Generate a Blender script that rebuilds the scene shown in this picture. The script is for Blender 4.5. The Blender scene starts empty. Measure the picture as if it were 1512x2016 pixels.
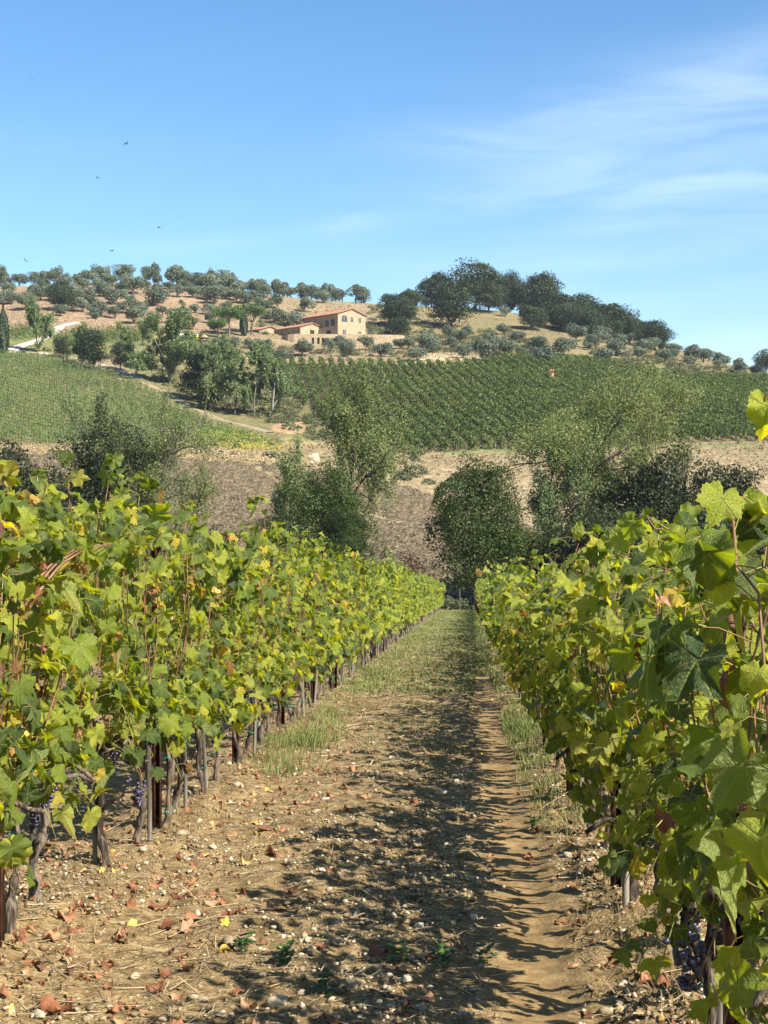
import bpy, math, random
import numpy as np
from mathutils import Matrix, Vector, Euler

S = bpy.context.scene
C = S.collection
R = math.radians
rng = np.random.default_rng(7)
random.seed(7)

# ------------------------------------------------------------------ camera, sky, sun, exposure
F = 3000.0                    # focal length in pixels of the 1512x2016 photograph
EYE = 1.55
AL = R(3.06)
cam = bpy.data.cameras.new('camera')
cam.sensor_fit = 'VERTICAL'; cam.sensor_height = 36.0; cam.lens = F / 2016 * 36.0
cam.clip_start = 0.1; cam.clip_end = 12000
camo = bpy.data.objects.new('camera', cam); C.objects.link(camo)
camo.location = (0, 0, EYE); camo.rotation_euler = (R(90), 0, AL)
S.camera = camo

SUN_EL, SUN_AZ = R(39.5), R(130)      # azimuth from +Y towards +X
world = bpy.data.worlds.new('World'); S.world = world; world.use_nodes = True
wt = world.node_tree
for n in list(wt.nodes): wt.nodes.remove(n)

def nd(nt, typ, ins=None, **props):
    n = nt.nodes.new(typ)
    for k, v in props.items(): setattr(n, k, v)
    for k, v in (ins or {}).items():
        s = n.inputs[k]
        if isinstance(v, bpy.types.NodeSocket): nt.links.new(v, s)
        elif isinstance(v, bpy.types.Node): nt.links.new(v.outputs[0], s)
        else: s.default_value = v
    return n
def mth(nt, op, a, b=None, c=None, clamp=False):
    ins = {0: a}
    if b is not None: ins[1] = b
    if c is not None: ins[2] = c
    return nd(nt, 'ShaderNodeMath', ins, operation=op, use_clamp=clamp).outputs[0]
def vmth(nt, op, a, b=None):
    ins = {0: a}
    if b is not None: ins[1] = b
    n = nd(nt, 'ShaderNodeVectorMath', ins, operation=op)
    return n.outputs['Value'] if op in ('DOT_PRODUCT', 'LENGTH', 'DISTANCE') else n.outputs[0]
def mixc(nt, f, a, b, mode='MIX'):
    n = nt.nodes.new('ShaderNodeMix'); n.data_type = 'RGBA'; n.blend_type = mode
    for i, v in ((0, f), (6, a), (7, b)):
        s = n.inputs[i]
        if isinstance(v, bpy.types.NodeSocket): nt.links.new(v, s)
        elif i == 0: s.default_value = v
        else: s.default_value = (*v[:3], 1)
    return n.outputs[2]
def mrange(nt, v, a, b, c=0.0, d=1.0, smooth=True):
    return nd(nt, 'ShaderNodeMapRange', {0: v, 1: a, 2: b, 3: c, 4: d}, interpolation_type='SMOOTHSTEP' if smooth else 'LINEAR').outputs[0]
def ramp(nt, f, stops):
    n = nt.nodes.new('ShaderNodeValToRGB'); e = n.color_ramp.elements
    while len(e) < len(stops): e.new(0.5)
    for k, (p, c) in enumerate(stops): e[k].position = p; e[k].color = (*c[:3], 1)
    nt.links.new(f, n.inputs[0]); return n.outputs[0]

tc = nd(wt, 'ShaderNodeTexCoord')
dirv = tc.outputs['Generated']
sky = nd(wt, 'ShaderNodeTexSky', sky_type='NISHITA', sun_disc=False, sun_elevation=SUN_EL, sun_rotation=SUN_AZ,
         altitude=300, air_density=1.0, dust_density=0.6, ozone_density=1.6)
skyc = nd(wt, 'ShaderNodeHueSaturation', {'Hue': 0.5, 'Saturation': 1.28, 'Value': 1.0, 'Color': sky.outputs[0]}).outputs[0]
# thin cirrus: soft streaks, mostly towards the right of the view, drawn out by wind
def w_of(px, py):
    u, v = (px - 756) / F, (1008 - py) / F
    d = Vector((u * math.cos(AL) - math.sin(AL), u * math.sin(AL) + math.cos(AL), v)); return d.normalized()
wn = nd(wt, 'ShaderNodeTexNoise', {'Vector': dirv, 'Scale': 6.0, 'Detail': 3.0})
warp = vmth(wt, 'ADD', dirv, vmth(wt, 'MULTIPLY', vmth(wt, 'SUBTRACT', wn.outputs['Color'], (0.5, 0.5, 0.5)), (0.05, 0.05, 0.03)))
mp = nd(wt, 'ShaderNodeMapping', {'Vector': warp, 'Rotation': (0, R(-14), 0), 'Scale': (5, 5, 34)})
fib = nd(wt, 'ShaderNodeTexNoise', {'Vector': mp.outputs[0], 'Scale': 1.0, 'Detail': 7.0, 'Roughness': 0.58, 'Distortion': 0.4}).outputs[0]
big = nd(wt, 'ShaderNodeTexNoise', {'Vector': dirv, 'Scale': 2.3, 'Detail': 2.0}).outputs[0]
cl = None
for (px, py, ra, rb, rot, amp) in [(1330, 210, 0.125, 0.028, 8, .55), (1000, 240, 0.07, .012, 6, .38), (1150, 480, .13, .045, 0, .38), (1385, 370, .045, .0065, 2, .55),
                                   (700, 437, .026, .0055, 1, .55), (370, 475, .05, .005, 6, .22), (1480, 690, .05, .012, 5, .55), (1290, 330, .11, .03, 4, .28), (1500, 120, .06, .02, 20, .28),
                                   (2100, 260, .2, .05, 5, .45), (-700, 330, .2, .03, 8, .3)]:
    c = w_of(px, py); up = Vector((0, 0, 1)); t1 = c.cross(up).normalized(); t2 = t1.cross(c)
    a = R(rot); q1 = t1 * math.cos(a) + t2 * math.sin(a); q2 = t2 * math.cos(a) - t1 * math.sin(a)
    e1 = mth(wt, 'POWER', mth(wt, 'ABSOLUTE', mth(wt, 'DIVIDE', vmth(wt, 'DOT_PRODUCT', warp, tuple(q1)), ra)), 2.0)
    dd = mth(wt, 'SUBTRACT', vmth(wt, 'DOT_PRODUCT', warp, tuple(q2)), 0.0)
    e2 = mth(wt, 'POWER', mth(wt, 'ABSOLUTE', mth(wt, 'DIVIDE', dd, rb)), 2.0)
    g = mth(wt, 'MULTIPLY', mth(wt, 'EXPONENT', mth(wt, 'MULTIPLY', mth(wt, 'ADD', e1, e2), -1.0)), amp)
    g = mth(wt, 'MULTIPLY', g, mth(wt, 'GREATER_THAN', vmth(wt, 'DOT_PRODUCT', dirv, tuple(c)), 0.0))
    cl = g if cl is None else mth(wt, 'ADD', cl, g)
cl = mth(wt, 'ADD', cl, mth(wt, 'MULTIPLY', mrange(wt, big, .56, .8), .12))
cl = mth(wt, 'MULTIPLY', cl, mrange(wt, fib, .30, .70, .15, 1.4), clamp=True)
skycol = mixc(wt, mth(wt,'MULTIPLY',cl,.30), skyc, (6.6, 7.6, 8.6))
bg = nd(wt, 'ShaderNodeBackground', {'Color': skycol, 'Strength': 0.074})
wo = nd(wt, 'ShaderNodeOutputWorld', {'Surface': bg.outputs[0]})

sun = bpy.data.lights.new('sun', 'SUN'); sun.energy = 5.0; sun.angle = R(0.53); sun.color = (1.0, 0.93, 0.82)
suno = bpy.data.objects.new('sun', sun); C.objects.link(suno)
sdir = Vector((math.sin(SUN_AZ) * math.cos(SUN_EL), math.cos(SUN_AZ) * math.cos(SUN_EL), math.sin(SUN_EL)))
suno.rotation_euler = sdir.to_track_quat('Z', 'Y').to_euler()

S.view_settings.view_transform = 'Standard'; S.view_settings.look = 'None'
S.view_settings.gamma = 1.0; S.view_settings.use_curve_mapping = False
S.view_settings.exposure = 1.42
cy = S.cycles
cy.max_bounces = 7; cy.diffuse_bounces = 3; cy.glossy_bounces = 2; cy.transmission_bounces = 4; cy.transparent_max_bounces = 6; cy.volume_bounces = 0
cy.use_denoising = True; cy.use_adaptive_sampling = True; cy.adaptive_threshold = 0.015
cy.caustics_reflective = False; cy.caustics_refractive = False; cy.sample_clamp_indirect = 6.0

# ------------------------------------------------------------------ numeric helpers
def _hash(ix, iy, seed):
    h = (ix.astype(np.int64) * 374761393 + iy.astype(np.int64) * 668265263 + seed * 974634777) & 0x7fffffff
    h = ((h ^ (h >> 13)) * 1274126177) & 0x7fffffff
    return ((h ^ (h >> 16)) & 0xffff) / 65535.0
def vnoise(x, y, seed=0):
    x = np.asarray(x, float); y = np.asarray(y, float)
    ix = np.floor(x); iy = np.floor(y); fx = x - ix; fy = y - iy
    fx = fx * fx * (3 - 2 * fx); fy = fy * fy * (3 - 2 * fy)
    a = _hash(ix, iy, seed); b = _hash(ix + 1, iy, seed); c = _hash(ix, iy + 1, seed); d = _hash(ix + 1, iy + 1, seed)
    return (a * (1 - fx) + b * fx) * (1 - fy) + (c * (1 - fx) + d * fx) * fy
def fbm(x, y, oct=4, seed=0, gain=.5):
    s = 0; a = 1; t = 0
    for k in range(oct):
        s = s + a * vnoise(x * 2 ** k + 17.3 * k, y * 2 ** k - 9.1 * k, seed + k); t += a; a *= gain
    return s / t - .5
def sstep(a, b, x):
    t = np.clip((x - a) / (b - a), 0, 1); return t * t * (3 - 2 * t)

ROWS = {'left': -1.95, 'right': 0.76}
SLOPE = 0.0507
# terrain: for columns of sight lines, the height at which the ground stands at a distance d
_D = [100, 115, 130, 145, 160, 185, 215, 235, 255, 300, 350, 400, 440, 480, 520, 570, 640, 900]
_U = [-500, 0, 250, 500, 750, 1000, 1250, 1512, 2000]
_P = [[1206] * 9, [1200] * 9, [1211] * 9, [1190] * 9,
      [1128, 1128, 1130, 1132, 1135, 1142, 1145, 1148, 1150],
      [1035, 1040, 1042, 1046, 1056, 1075, 1085, 1090, 1090],
      [940, 945, 950, 955, 975, 1000, 1004, 1000, 1000],
      [898, 900, 905, 910, 925, 935, 935, 930, 930],
      [865, 868, 872, 880, 890, 892, 884, 878, 878],
      [790, 795, 810, 838, 830, 825, 820, 820, 825],
      [715, 722, 742, 778, 768, 768, 768, 775, 790],
      [675, 680, 700, 720, 716, 716, 728, 748, 775],
      [645, 650, 662, 688, 699, 690, 704, 745, 785],
      [610, 620, 625, 652, 676, 660, 685, 742, 790],
      [575, 585, 590, 612, 634, 632, 668, 742, 795],
      [558, 563, 550, 577, 598, 608, 664, 748, 805],
      [590, 590, 578, 600, 622, 635, 692, 775, 830],
      [720, 720, 710, 720, 740, 750, 790, 850, 880]]
_dg = np.arange(100, 1000.1, 2.0); _ug = np.arange(-.46, .4301, .01)
_P = np.array(_P, float)
_t1 = np.array([np.interp(_dg, _D, _P[:, k]) for k in range(9)])            # cols x dg
_t2 = np.array([np.interp(756 + _ug * F, _U, _t1[:, j]) for j in range(len(_dg))])   # dg x ug
_TZ = EYE + (1008 - _t2) * _dg[:, None] / F
def _blur(A, s, ax):
    r = int(3 * s) + 1; k = np.exp(-.5 * (np.arange(-r, r + 1) / s) ** 2); k /= k.sum()
    pad = [(0, 0), (0, 0)]; pad[ax] = (r, r); B = np.pad(A, pad, mode='edge')
    return np.apply_along_axis(lambda v: np.convolve(v, k, 'valid'), ax, B)
_TZ = _blur(_blur(_TZ, 2.6, 0), 3.0, 1)

def cam_du(x, y):
    d = -x * math.sin(AL) + y * math.cos(AL); l = x * math.cos(AL) + y * math.sin(AL)
    return d, l / np.where(np.abs(d) < 1e-3, 1e-3, d)
def ground(x, y):
    x = np.asarray(x, float); y = np.asarray(y, float)
    d, u = cam_du(x, y)
    dd = np.clip((d - 100) / 2.0, 0, len(_dg) - 1.001); uu = np.clip((u + .46) / .01, 0, len(_ug) - 1.001)
    i = dd.astype(int); j = uu.astype(int); a = dd - i; b = uu - j
    zf = (_TZ[i, j] * (1 - b) + _TZ[i, j + 1] * b) * (1 - a) + (_TZ[i + 1, j] * (1 - b) + _TZ[i + 1, j + 1] * b) * a
    zf = zf + fbm(x / 22, y / 22, 3, 5) * 1.3 * sstep(160, 260, d) * (1 - sstep(640, 1000, d))
    zp = -SLOPE * y
    w = sstep(112, 126, d)
    z = np.where(w > 0, zp * (1 - w) + zf * w, zp)
    nr = 1 - sstep(100, 118, d)
    rel = (0.10 * np.exp(-((x - .88) / .33) ** 2) + 0.06 * np.exp(-((x + 1.92) / .33) ** 2) + .06 * np.exp(-((x + 4.7) / .33) ** 2)
           + 0.025 * np.exp(-((x + .7) / .5) ** 2) - 0.014 * np.exp(-((x - .28) / .16) ** 2))
    return z + nr * (rel + fbm(x / 2.2, y / 2.2, 2, 11) * .07)
def micro(x, y):
    trk = np.exp(-((x - .28) / .17) ** 2)
    berm = np.exp(-((x - .88) / .3) ** 2) + .5 * np.exp(-((x + 1.92) / .3) ** 2)
    m = fbm(x / .35, y / .35, 3, 21) * .08 + fbm(x / .08, y / .08, 3, 31) * .055 * (1 + 1.6 * berm)
    return m * (1 - .6 * trk)
def gnear(x, y): return ground(x, y) + micro(x, y)
def wpos(px, d):
    u = (px - 756) / F; l = u * d
    return l * math.cos(AL) - d * math.sin(AL), l * math.sin(AL) + d * math.cos(AL)
def hit(px, py, d0=124.0, d1=600.0):
    """the point of the ground seen in the direction (px, py)"""
    d = np.arange(d0, d1, .5); u = (px - 756) / F
    x = u * d * math.cos(AL) - d * math.sin(AL); y = u * d * math.sin(AL) + d * math.cos(AL)
    z = ground(x, y); gp = 1008 - (z - EYE) * F / d
    k = np.nonzero(gp <= py)[0]; k = k[0] if len(k) else int(np.argmin(gp))
    return float(x[k]), float(y[k]), float(z[k]), float(d[k])
def proj(x, y, z):
    d, u = cam_du(x, y); return 756 + u * F, 1008 - (z - EYE) * F / d, d
def inpoly(px, py, poly):
    px = np.asarray(px); r = np.zeros(px.shape, bool); n = len(poly)
    for k in range(n):
        x0, y0 = poly[k]; x1, y1 = poly[(k + 1) % n]
        if y0 == y1: continue
        c = ((y0 > py) != (y1 > py)) & (px < (x1 - x0) * (py - y0) / (y1 - y0) + x0)
        r ^= c
    return r

# ------------------------------------------------------------------ object helpers
def mesh(name, V, Fc, mat=None, uv=None, attrs=None, smooth=False, cols=None):
    V = np.asarray(V, np.float32); me = bpy.data.meshes.new(name)
    if isinstance(Fc, np.ndarray): Fc = [Fc]
    Fc = [np.asarray(f, np.int32) for f in Fc if len(f)]
    loops = np.concatenate([f.ravel() for f in Fc]); tot = np.concatenate([np.full(len(f), f.shape[1], np.int32) for f in Fc])
    st = np.concatenate([[0], np.cumsum(tot)[:-1]]).astype(np.int32)
    me.vertices.add(len(V)); me.vertices.foreach_set('co', V.ravel())
    me.loops.add(len(loops)); me.loops.foreach_set('vertex_index', loops)
    me.polygons.add(len(tot)); me.polygons.foreach_set('loop_start', st); me.polygons.foreach_set('loop_total', tot)
    if smooth: me.polygons.foreach_set('use_smooth', np.ones(len(tot), bool))
    if uv is not None:
        l = me.uv_layers.new(name='UVMap'); l.data.foreach_set('uv', np.asarray(uv, np.float32)[loops].ravel())
    for k, v in (attrs or {}).items():
        a = me.attributes.new(k, 'FLOAT', 'POINT'); a.data.foreach_set('value', np.asarray(v, np.float32))
    if cols is not None:
        a = me.attributes.new('tint', 'FLOAT_COLOR', 'POINT'); a.data.foreach_set('color', np.concatenate([cols, np.ones((len(cols), 1))], 1).astype(np.float32).ravel())
    me.update(calc_edges=True)
    for m in (mat if isinstance(mat, (list, tuple)) else [mat] if mat else []): me.materials.append(m)
    return me
def ob(name, data, parent=None, loc=None, **props):
    o = bpy.data.objects.new(name, data); C.objects.link(o)
    if parent: o.parent = parent
    if loc is not None: o.location = loc
    for k, v in props.items(): o[k] = v
    return o
def thing(name, label, cat, loc=(0, 0, 0), group=None, rz=0):
    o = ob(name, None, loc=loc); o['label'] = label; o['category'] = cat
    if group: o['group'] = group
    o.rotation_euler[2] = rz; o.empty_display_size = .1
    return o
class MB:
    """collects pieces of one part"""
    def __init__(s): s.V = []; s.Q = []; s.T = []; s.n = 0
    def add(s, V, Q=None, T=None):
        V = np.asarray(V, float)
        if Q is not None and len(Q): s.Q.append(np.asarray(Q) + s.n)
        if T is not None and len(T): s.T.append(np.asarray(T) + s.n)
        s.V.append(V); s.n += len(V)
    def box(s, c, sz, rz=0, M=None):
        v = np.array([[x, y, z] for x in (-.5, .5) for y in (-.5, .5) for z in (-.5, .5)]) * sz
        ca, sa = math.cos(rz), math.sin(rz); v = v @ np.array([[ca, sa, 0], [-sa, ca, 0], [0, 0, 1]]) + c
        s.add(v, [[0, 1, 3, 2], [4, 6, 7, 5], [0, 4, 5, 1], [2, 3, 7, 6], [0, 2, 6, 4], [1, 5, 7, 3]])
    def tube(s, P, rad, n=6, cap=True):
        P = np.asarray(P, float); m = len(P); rad = np.broadcast_to(rad, m)
        T = np.gradient(P, axis=0); T /= np.linalg.norm(T, axis=1)[:, None] + 1e-9
        ref = np.array([0, 0, 1.]) if abs(T[0, 2]) < .9 else np.array([1., 0, 0])
        V = []
        for k in range(m):
            a = np.cross(T[k], ref); a /= np.linalg.norm(a) + 1e-9; b = np.cross(T[k], a); ref = np.cross(a, T[k])
            th = np.arange(n) * 2 * math.pi / n
            V.append(P[k] + rad[k] * (np.cos(th)[:, None] * a + np.sin(th)[:, None] * b))
        V = np.concatenate(V); i = np.arange(n); j = (i + 1) % n
        Q = np.concatenate([np.stack([k * n + i, k * n + j, (k + 1) * n + j, (k + 1) * n + i], 1) for k in range(m - 1)])
        T_ = None
        if cap:
            V = np.concatenate([V, P[-1:]]); T_ = np.stack([(m - 1) * n + i, (m - 1) * n + j, np.full(n, m * n)], 1)
        s.add(V, Q, T_)
    def mesh(s, name, mat=None, smooth=False):
        F_ = []
        if s.Q: F_.append(np.concatenate(s.Q))
        if s.T: F_.append(np.concatenate(s.T))
        return mesh(name, np.concatenate(s.V), F_, mat, smooth=smooth)
def gridq(nr, nc, off=0):
    i = np.arange(nr - 1)[:, None] * nc + np.arange(nc - 1)[None, :]
    return (np.stack([i, i + 1, i + nc + 1, i + nc], -1).reshape(-1, 4) + off)
def unit(v): return v / (np.linalg.norm(v, axis=-1, keepdims=True) + 1e-9)

# ------------------------------------------------------------------ materials
def mat(name):
    m = bpy.data.materials.new(name); m.use_nodes = True; nt = m.node_tree
    for n in list(nt.nodes): nt.nodes.remove(n)
    return m, nt
def out(nt, s): nd(nt, 'ShaderNodeOutputMaterial', {'Surface': s})
def geo_pos(nt): return nd(nt, 'ShaderNodeNewGeometry').outputs['Position']
def island(nt): return nd(nt, 'ShaderNodeNewGeometry').outputs['Random Per Island']
def noise(nt, vec, sc, det=3.0, rough=.55, dist=0.0): return nd(nt, 'ShaderNodeTexNoise', {'Vector': vec, 'Scale': sc, 'Detail': det, 'Roughness': rough, 'Distortion': dist}).outputs[0]
def bump(nt, h, strength=.5, dist=.02): return nd(nt, 'ShaderNodeBump', {'Height': h, 'Strength': strength, 'Distance': dist}).outputs[0]
def pbsdf(nt, col, rough=.8, normal=None, spec=.3, **kw):
    ins = {'Base Color': col if isinstance(col, bpy.types.NodeSocket) else (*col, 1), 'Roughness': rough, 'Specular IOR Level': spec}
    if normal is not None: ins['Normal'] = normal
    ins.update(kw); return nd(nt, 'ShaderNodeBsdfPrincipled', ins).outputs[0]

def simple_mat(name, c1, c2, sc=8.0, rough=.85, bs=.4, bd=.01, obj=True, spec=.2, stretch=None, metal=0.0):
    m, nt = mat(name); co = nd(nt, 'ShaderNodeTexCoord').outputs['Object'] if obj else geo_pos(nt)
    if stretch: co = nd(nt, 'ShaderNodeMapping', {'Vector': co, 'Scale': stretch}).outputs[0]
    f = noise(nt, co, sc, 5.0, .6); oi = nd(nt, 'ShaderNodeObjectInfo').outputs['Random']
    f2 = mth(nt, 'ADD', f, mth(nt, 'MULTIPLY', mth(nt, 'SUBTRACT', oi, .5), .25))
    col = mixc(nt, mrange(nt, f2, .32, .68), c1, c2)
    out(nt, pbsdf(nt, col, rough, bump(nt, f, bs, bd), spec, Metallic=metal)); return m

def foliage_mat(name, c1, c2, c3=None, trans=.35, tcol=None, sc=.25, rough=.55, spec=.3):
    """leaf-sized faces: each face its own shade, groups of them drifting in tone"""
    m, nt = mat(name); r = island(nt); oi = nd(nt, 'ShaderNodeObjectInfo').outputs['Random']
    f = noise(nt, geo_pos(nt), sc, 2.0)
    k = mth(nt, 'ADD', mth(nt, 'MULTIPLY', r, .55), mth(nt, 'ADD', mth(nt, 'MULTIPLY', mth(nt, 'SUBTRACT', f, .25), .7), mth(nt, 'MULTIPLY', mth(nt, 'SUBTRACT', oi, .5), .35)))
    st = [(0.1, c1), (.8, c2)] + ([(1.0, c3)] if c3 else [])
    col = ramp(nt, k, st)
    a = pbsdf(nt, col, rough, None, spec)
    tr = nd(nt, 'ShaderNodeBsdfTranslucent', {'Color': mixc(nt, 1.0, col, tcol or (1.3, 1.5, .6), 'MULTIPLY')}).outputs[0]
    out(nt, nd(nt, 'ShaderNodeMixShader', {0: trans, 1: a, 2: tr}).outputs[0]); return m

def vine_leaf_mat(name, per_object):
    m, nt = mat(name)
    uv = nd(nt, 'ShaderNodeUVMap', uv_map='UVMap').outputs[0]
    sp = nd(nt, 'ShaderNodeSeparateXYZ', {0: uv}); x, y = sp.outputs[0], sp.outputs[1]
    ax = mth(nt, 'ABSOLUTE', x)
    oi = nd(nt, 'ShaderNodeObjectInfo'); g = nd(nt, 'ShaderNodeNewGeometry')
    if per_object: tone = oi.outputs['Random']
    else: tone = mth(nt, 'FRACT', mth(nt, 'ADD', g.outputs['Random Per Island'], oi.outputs['Random']))
    # older, sun-worn patches along the row run a little more to yellow
    drift = mth(nt, 'MULTIPLY', mth(nt, 'SUBTRACT', noise(nt, g.outputs['Position'], .9, 2.0), .56), .38)
    tone = mth(nt, 'ADD', tone, drift, clamp=True)
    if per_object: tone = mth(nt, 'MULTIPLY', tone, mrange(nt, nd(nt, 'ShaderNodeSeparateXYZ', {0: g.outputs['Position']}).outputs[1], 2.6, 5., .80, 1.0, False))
    if not per_object:
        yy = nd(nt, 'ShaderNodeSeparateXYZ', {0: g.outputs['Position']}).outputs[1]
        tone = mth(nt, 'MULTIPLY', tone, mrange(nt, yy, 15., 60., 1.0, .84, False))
    col = ramp(nt, tone, [(0.0, (.030, .066, .013)), (.15, (.060, .108, .013)), (.45, (.18, .24, .018)), (.74, (.34, .38, .03)),
                          (.90, (.32, .35, .035)), (.95, (.54, .43, .05)), (.98, (.44, .22, .07)), (1.0, (.24, .09, .035))])
    vein = None
    for a in (0.0, 50.0, 103.0):
        s_, c_ = math.sin(R(a)), math.cos(R(a))
        al = mth(nt, 'ADD', mth(nt, 'MULTIPLY', ax, s_), mth(nt, 'MULTIPLY', y, c_))
        pe = mth(nt, 'ABSOLUTE', mth(nt, 'SUBTRACT', mth(nt, 'MULTIPLY', ax, c_), mth(nt, 'MULTIPLY', y, s_)))
        v = mth(nt, 'MULTIPLY', mrange(nt, pe, .008, .034, 1., 0.), mth(nt, 'GREATER_THAN', al, 0.0))
        # side veins slant off each main vein
        sv = mth(nt, 'PINGPONG', mth(nt, 'SUBTRACT', mth(nt, 'MULTIPLY', al, 1.0), mth(nt, 'MULTIPLY', pe, .9)), .075)
        v2 = mth(nt, 'MULTIPLY', mrange(nt, sv, .003, .014, .5, 0.), mth(nt, 'MULTIPLY', mth(nt, 'GREATER_THAN', al, .08), mrange(nt, pe, .16, .24, 1., 0.)))
        v = mth(nt, 'MAXIMUM', v, v2)
        vein = v if vein is None else mth(nt, 'MAXIMUM', vein, v)
    rad = vmth(nt, 'LENGTH', uv)
    pos_n = noise(nt, g.outputs['Position'], 34., 3.)
    edge = mth(nt, 'MULTIPLY', mrange(nt, mth(nt, 'ADD', rad, mth(nt, 'MULTIPLY', mth(nt, 'SUBTRACT', pos_n, .5), 1.1)), .72, 1.05), mrange(nt, tone, .35, .8))
    col = mixc(nt, mth(nt, 'MULTIPLY', edge, .75), col, (.40, .34, .05))
    brown = mth(nt, 'MULTIPLY', mrange(nt, mth(nt, 'ADD', rad, mth(nt, 'MULTIPLY', mth(nt, 'SUBTRACT', pos_n, .5), 1.8)), 1.0, 1.2), mrange(nt, tone, .5, .9))
    col = mixc(nt, mth(nt, 'MULTIPLY', brown, .8), col, (.24, .09, .035))
    col = mixc(nt, mth(nt, 'MULTIPLY', mrange(nt, noise(nt, g.outputs['Position'], 13., 2.), .35, .7), .35), col, (.12, .15, .02))
    col = mixc(nt, mth(nt, 'MULTIPLY', vein, .55), col, (.26, .30, .09))
    col = mixc(nt, mth(nt, 'MULTIPLY', mrange(nt, noise(nt, g.outputs['Position'], 90., 2.), .66, .74), .6), col, (.10, .05, .02))
    under = mixc(nt, .45, col, (.21, .24, .10))
    cc = mixc(nt, g.outputs['Backfacing'], col, under)
    cell = nd(nt, 'ShaderNodeTexVoronoi', {'Vector': uv, 'Scale': 13.}, feature='DISTANCE_TO_EDGE').outputs['Distance']
    cell = mrange(nt, cell, 0., .09, 0., 1.)
    cc = mixc(nt, mth(nt, 'MULTIPLY', mth(nt, 'SUBTRACT', 1., cell), .22), cc, (.24, .28, .09))
    h = mth(nt, 'ADD', mth(nt, 'SUBTRACT', noise(nt, uv, 9., 3.), mth(nt, 'MULTIPLY', vein, .6)), mth(nt, 'MULTIPLY', cell, .35))
    a = pbsdf(nt, cc, mrange(nt, pos_n, .2, .8, .34, .6), bump(nt, h, .7, .009), .48)
    tr = nd(nt, 'ShaderNodeBsdfTranslucent', {'Color': mixc(nt, 1.0, col, (2.2, 1.9, .35), 'MULTIPLY')}).outputs[0]
    out(nt, nd(nt, 'ShaderNodeMixShader', {0: .48, 1: a, 2: tr}).outputs[0]); return m

M = {}
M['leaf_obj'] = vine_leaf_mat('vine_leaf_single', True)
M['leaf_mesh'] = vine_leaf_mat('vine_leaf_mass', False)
M['bark'] = simple_mat('vine_bark', (.022, .016, .012), (.17, .135, .10), 45., .95, 1., .02, stretch=(1, 1, .16))
M['cane'] = simple_mat('cane_bark', (.10, .045, .025), (.22, .115, .055), 20., .5, .3, .004, stretch=(1, 1, .3), spec=.4)
M['petiole'] = simple_mat('petiole', (.20, .13, .05), (.24, .25, .07), 9., .5, .1, .002)
M['stake'] = simple_mat('weathered_wood', (.06, .052, .04), (.20, .175, .14), 12., .85, .6, .006, stretch=(3, 3, .15))
M['corten'] = simple_mat('rusty_steel', (.045, .018, .014), (.13, .05, .032), 25., .6, .3, .003, metal=.25, spec=.4)
M['tie'] = simple_mat('green_tie', (.01, .22, .13), (.03, .35, .22), 9., .5, .1, .001)
M['wire'] = simple_mat('wire', (.25, .25, .25), (.4, .4, .4), 9., .4, .1, .001, metal=.8)
M['bark_tree'] = simple_mat('tree_bark', (.045, .038, .030), (.13, .11, .085), 3., .9, .8, .05, stretch=(1, 1, .3))
M['bark_pale'] = simple_mat('pale_bark', (.12, .11, .09), (.30, .28, .23), 3., .9, .6, .03, stretch=(1, 1, .3))
def grape_mat():
    m, nt = mat('grape'); r = island(nt)
    col = mixc(nt, r, (.008, .008, .022), (.035, .022, .05)); bl = noise(nt, geo_pos(nt), 160., 2.)
    col = mixc(nt, mth(nt, 'MULTIPLY', mrange(nt, bl, .4, .7), .35), col, (.12, .14, .22))
    out(nt, pbsdf(nt, col, .35, None, .5)); return m
M['grape'] = grape_mat()
def rock_mat(name, c1, c2, c3, sc=1.0):
    m, nt = mat(name); g = geo_pos(nt); oi = nd(nt, 'ShaderNodeObjectInfo').outputs['Random']
    k = mth(nt, 'FRACT', mth(nt, 'ADD', island(nt), oi))
    col = ramp(nt, k, [(0., c1), (.5, c2), (1., c3)])
    f = noise(nt, g, 30. * sc, 5., .65)
    col = mixc(nt, mth(nt, 'MULTIPLY', mrange(nt, f, .4, .65), .5), col, c1)
    out(nt, pbsdf(nt, col, .88, bump(nt, f, .6, .01 / sc), .2)); return m
M['stone'] = rock_mat('pale_stone', (.15, .11, .06), (.31, .25, .16), (.52, .45, .33))
M['boulder'] = rock_mat('boulder_rock', (.22, .17, .11), (.36, .29, .19), (.46, .38, .26), .06)
M['wallstone'] = rock_mat('wall_stone', (.30, .22, .12), (.44, .35, .21), (.55, .46, .31), .1)
def dry_leaf_mat():
    m, nt = mat('fallen_leaf'); oi = nd(nt, 'ShaderNodeObjectInfo').outputs['Random']; k = mth(nt, 'FRACT', mth(nt, 'ADD', island(nt), oi))
    col = ramp(nt, k, [(0., (.11, .05, .025)), (.35, (.22, .085, .04)), (.6, (.32, .14, .07)), (.9, (.42, .26, .14)), (1., (.62, .44, .06))])
    f = noise(nt, geo_pos(nt), 40., 3.); col = mixc(nt, mrange(nt, f, .35, .7, 0., .4), col, (.16, .06, .03))
    a = pbsdf(nt, col, .6, bump(nt, f, .5, .008), .25); tr = nd(nt, 'ShaderNodeBsdfTranslucent', {'Color': col}).outputs[0]
    out(nt, nd(nt, 'ShaderNodeMixShader', {0: .2, 1: a, 2: tr}).outputs[0]); return m
M['dry'] = dry_leaf_mat()
M['straw'] = foliage_mat('straw', (.12, .08, .045), (.42, .33, .19), (.5, .42, .27), .1, (1, 1, 1), 2.0, .7, .1)
M['twig'] = simple_mat('twig', (.09, .06, .04), (.24, .18, .12), 15., .85, .4, .003)
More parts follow.
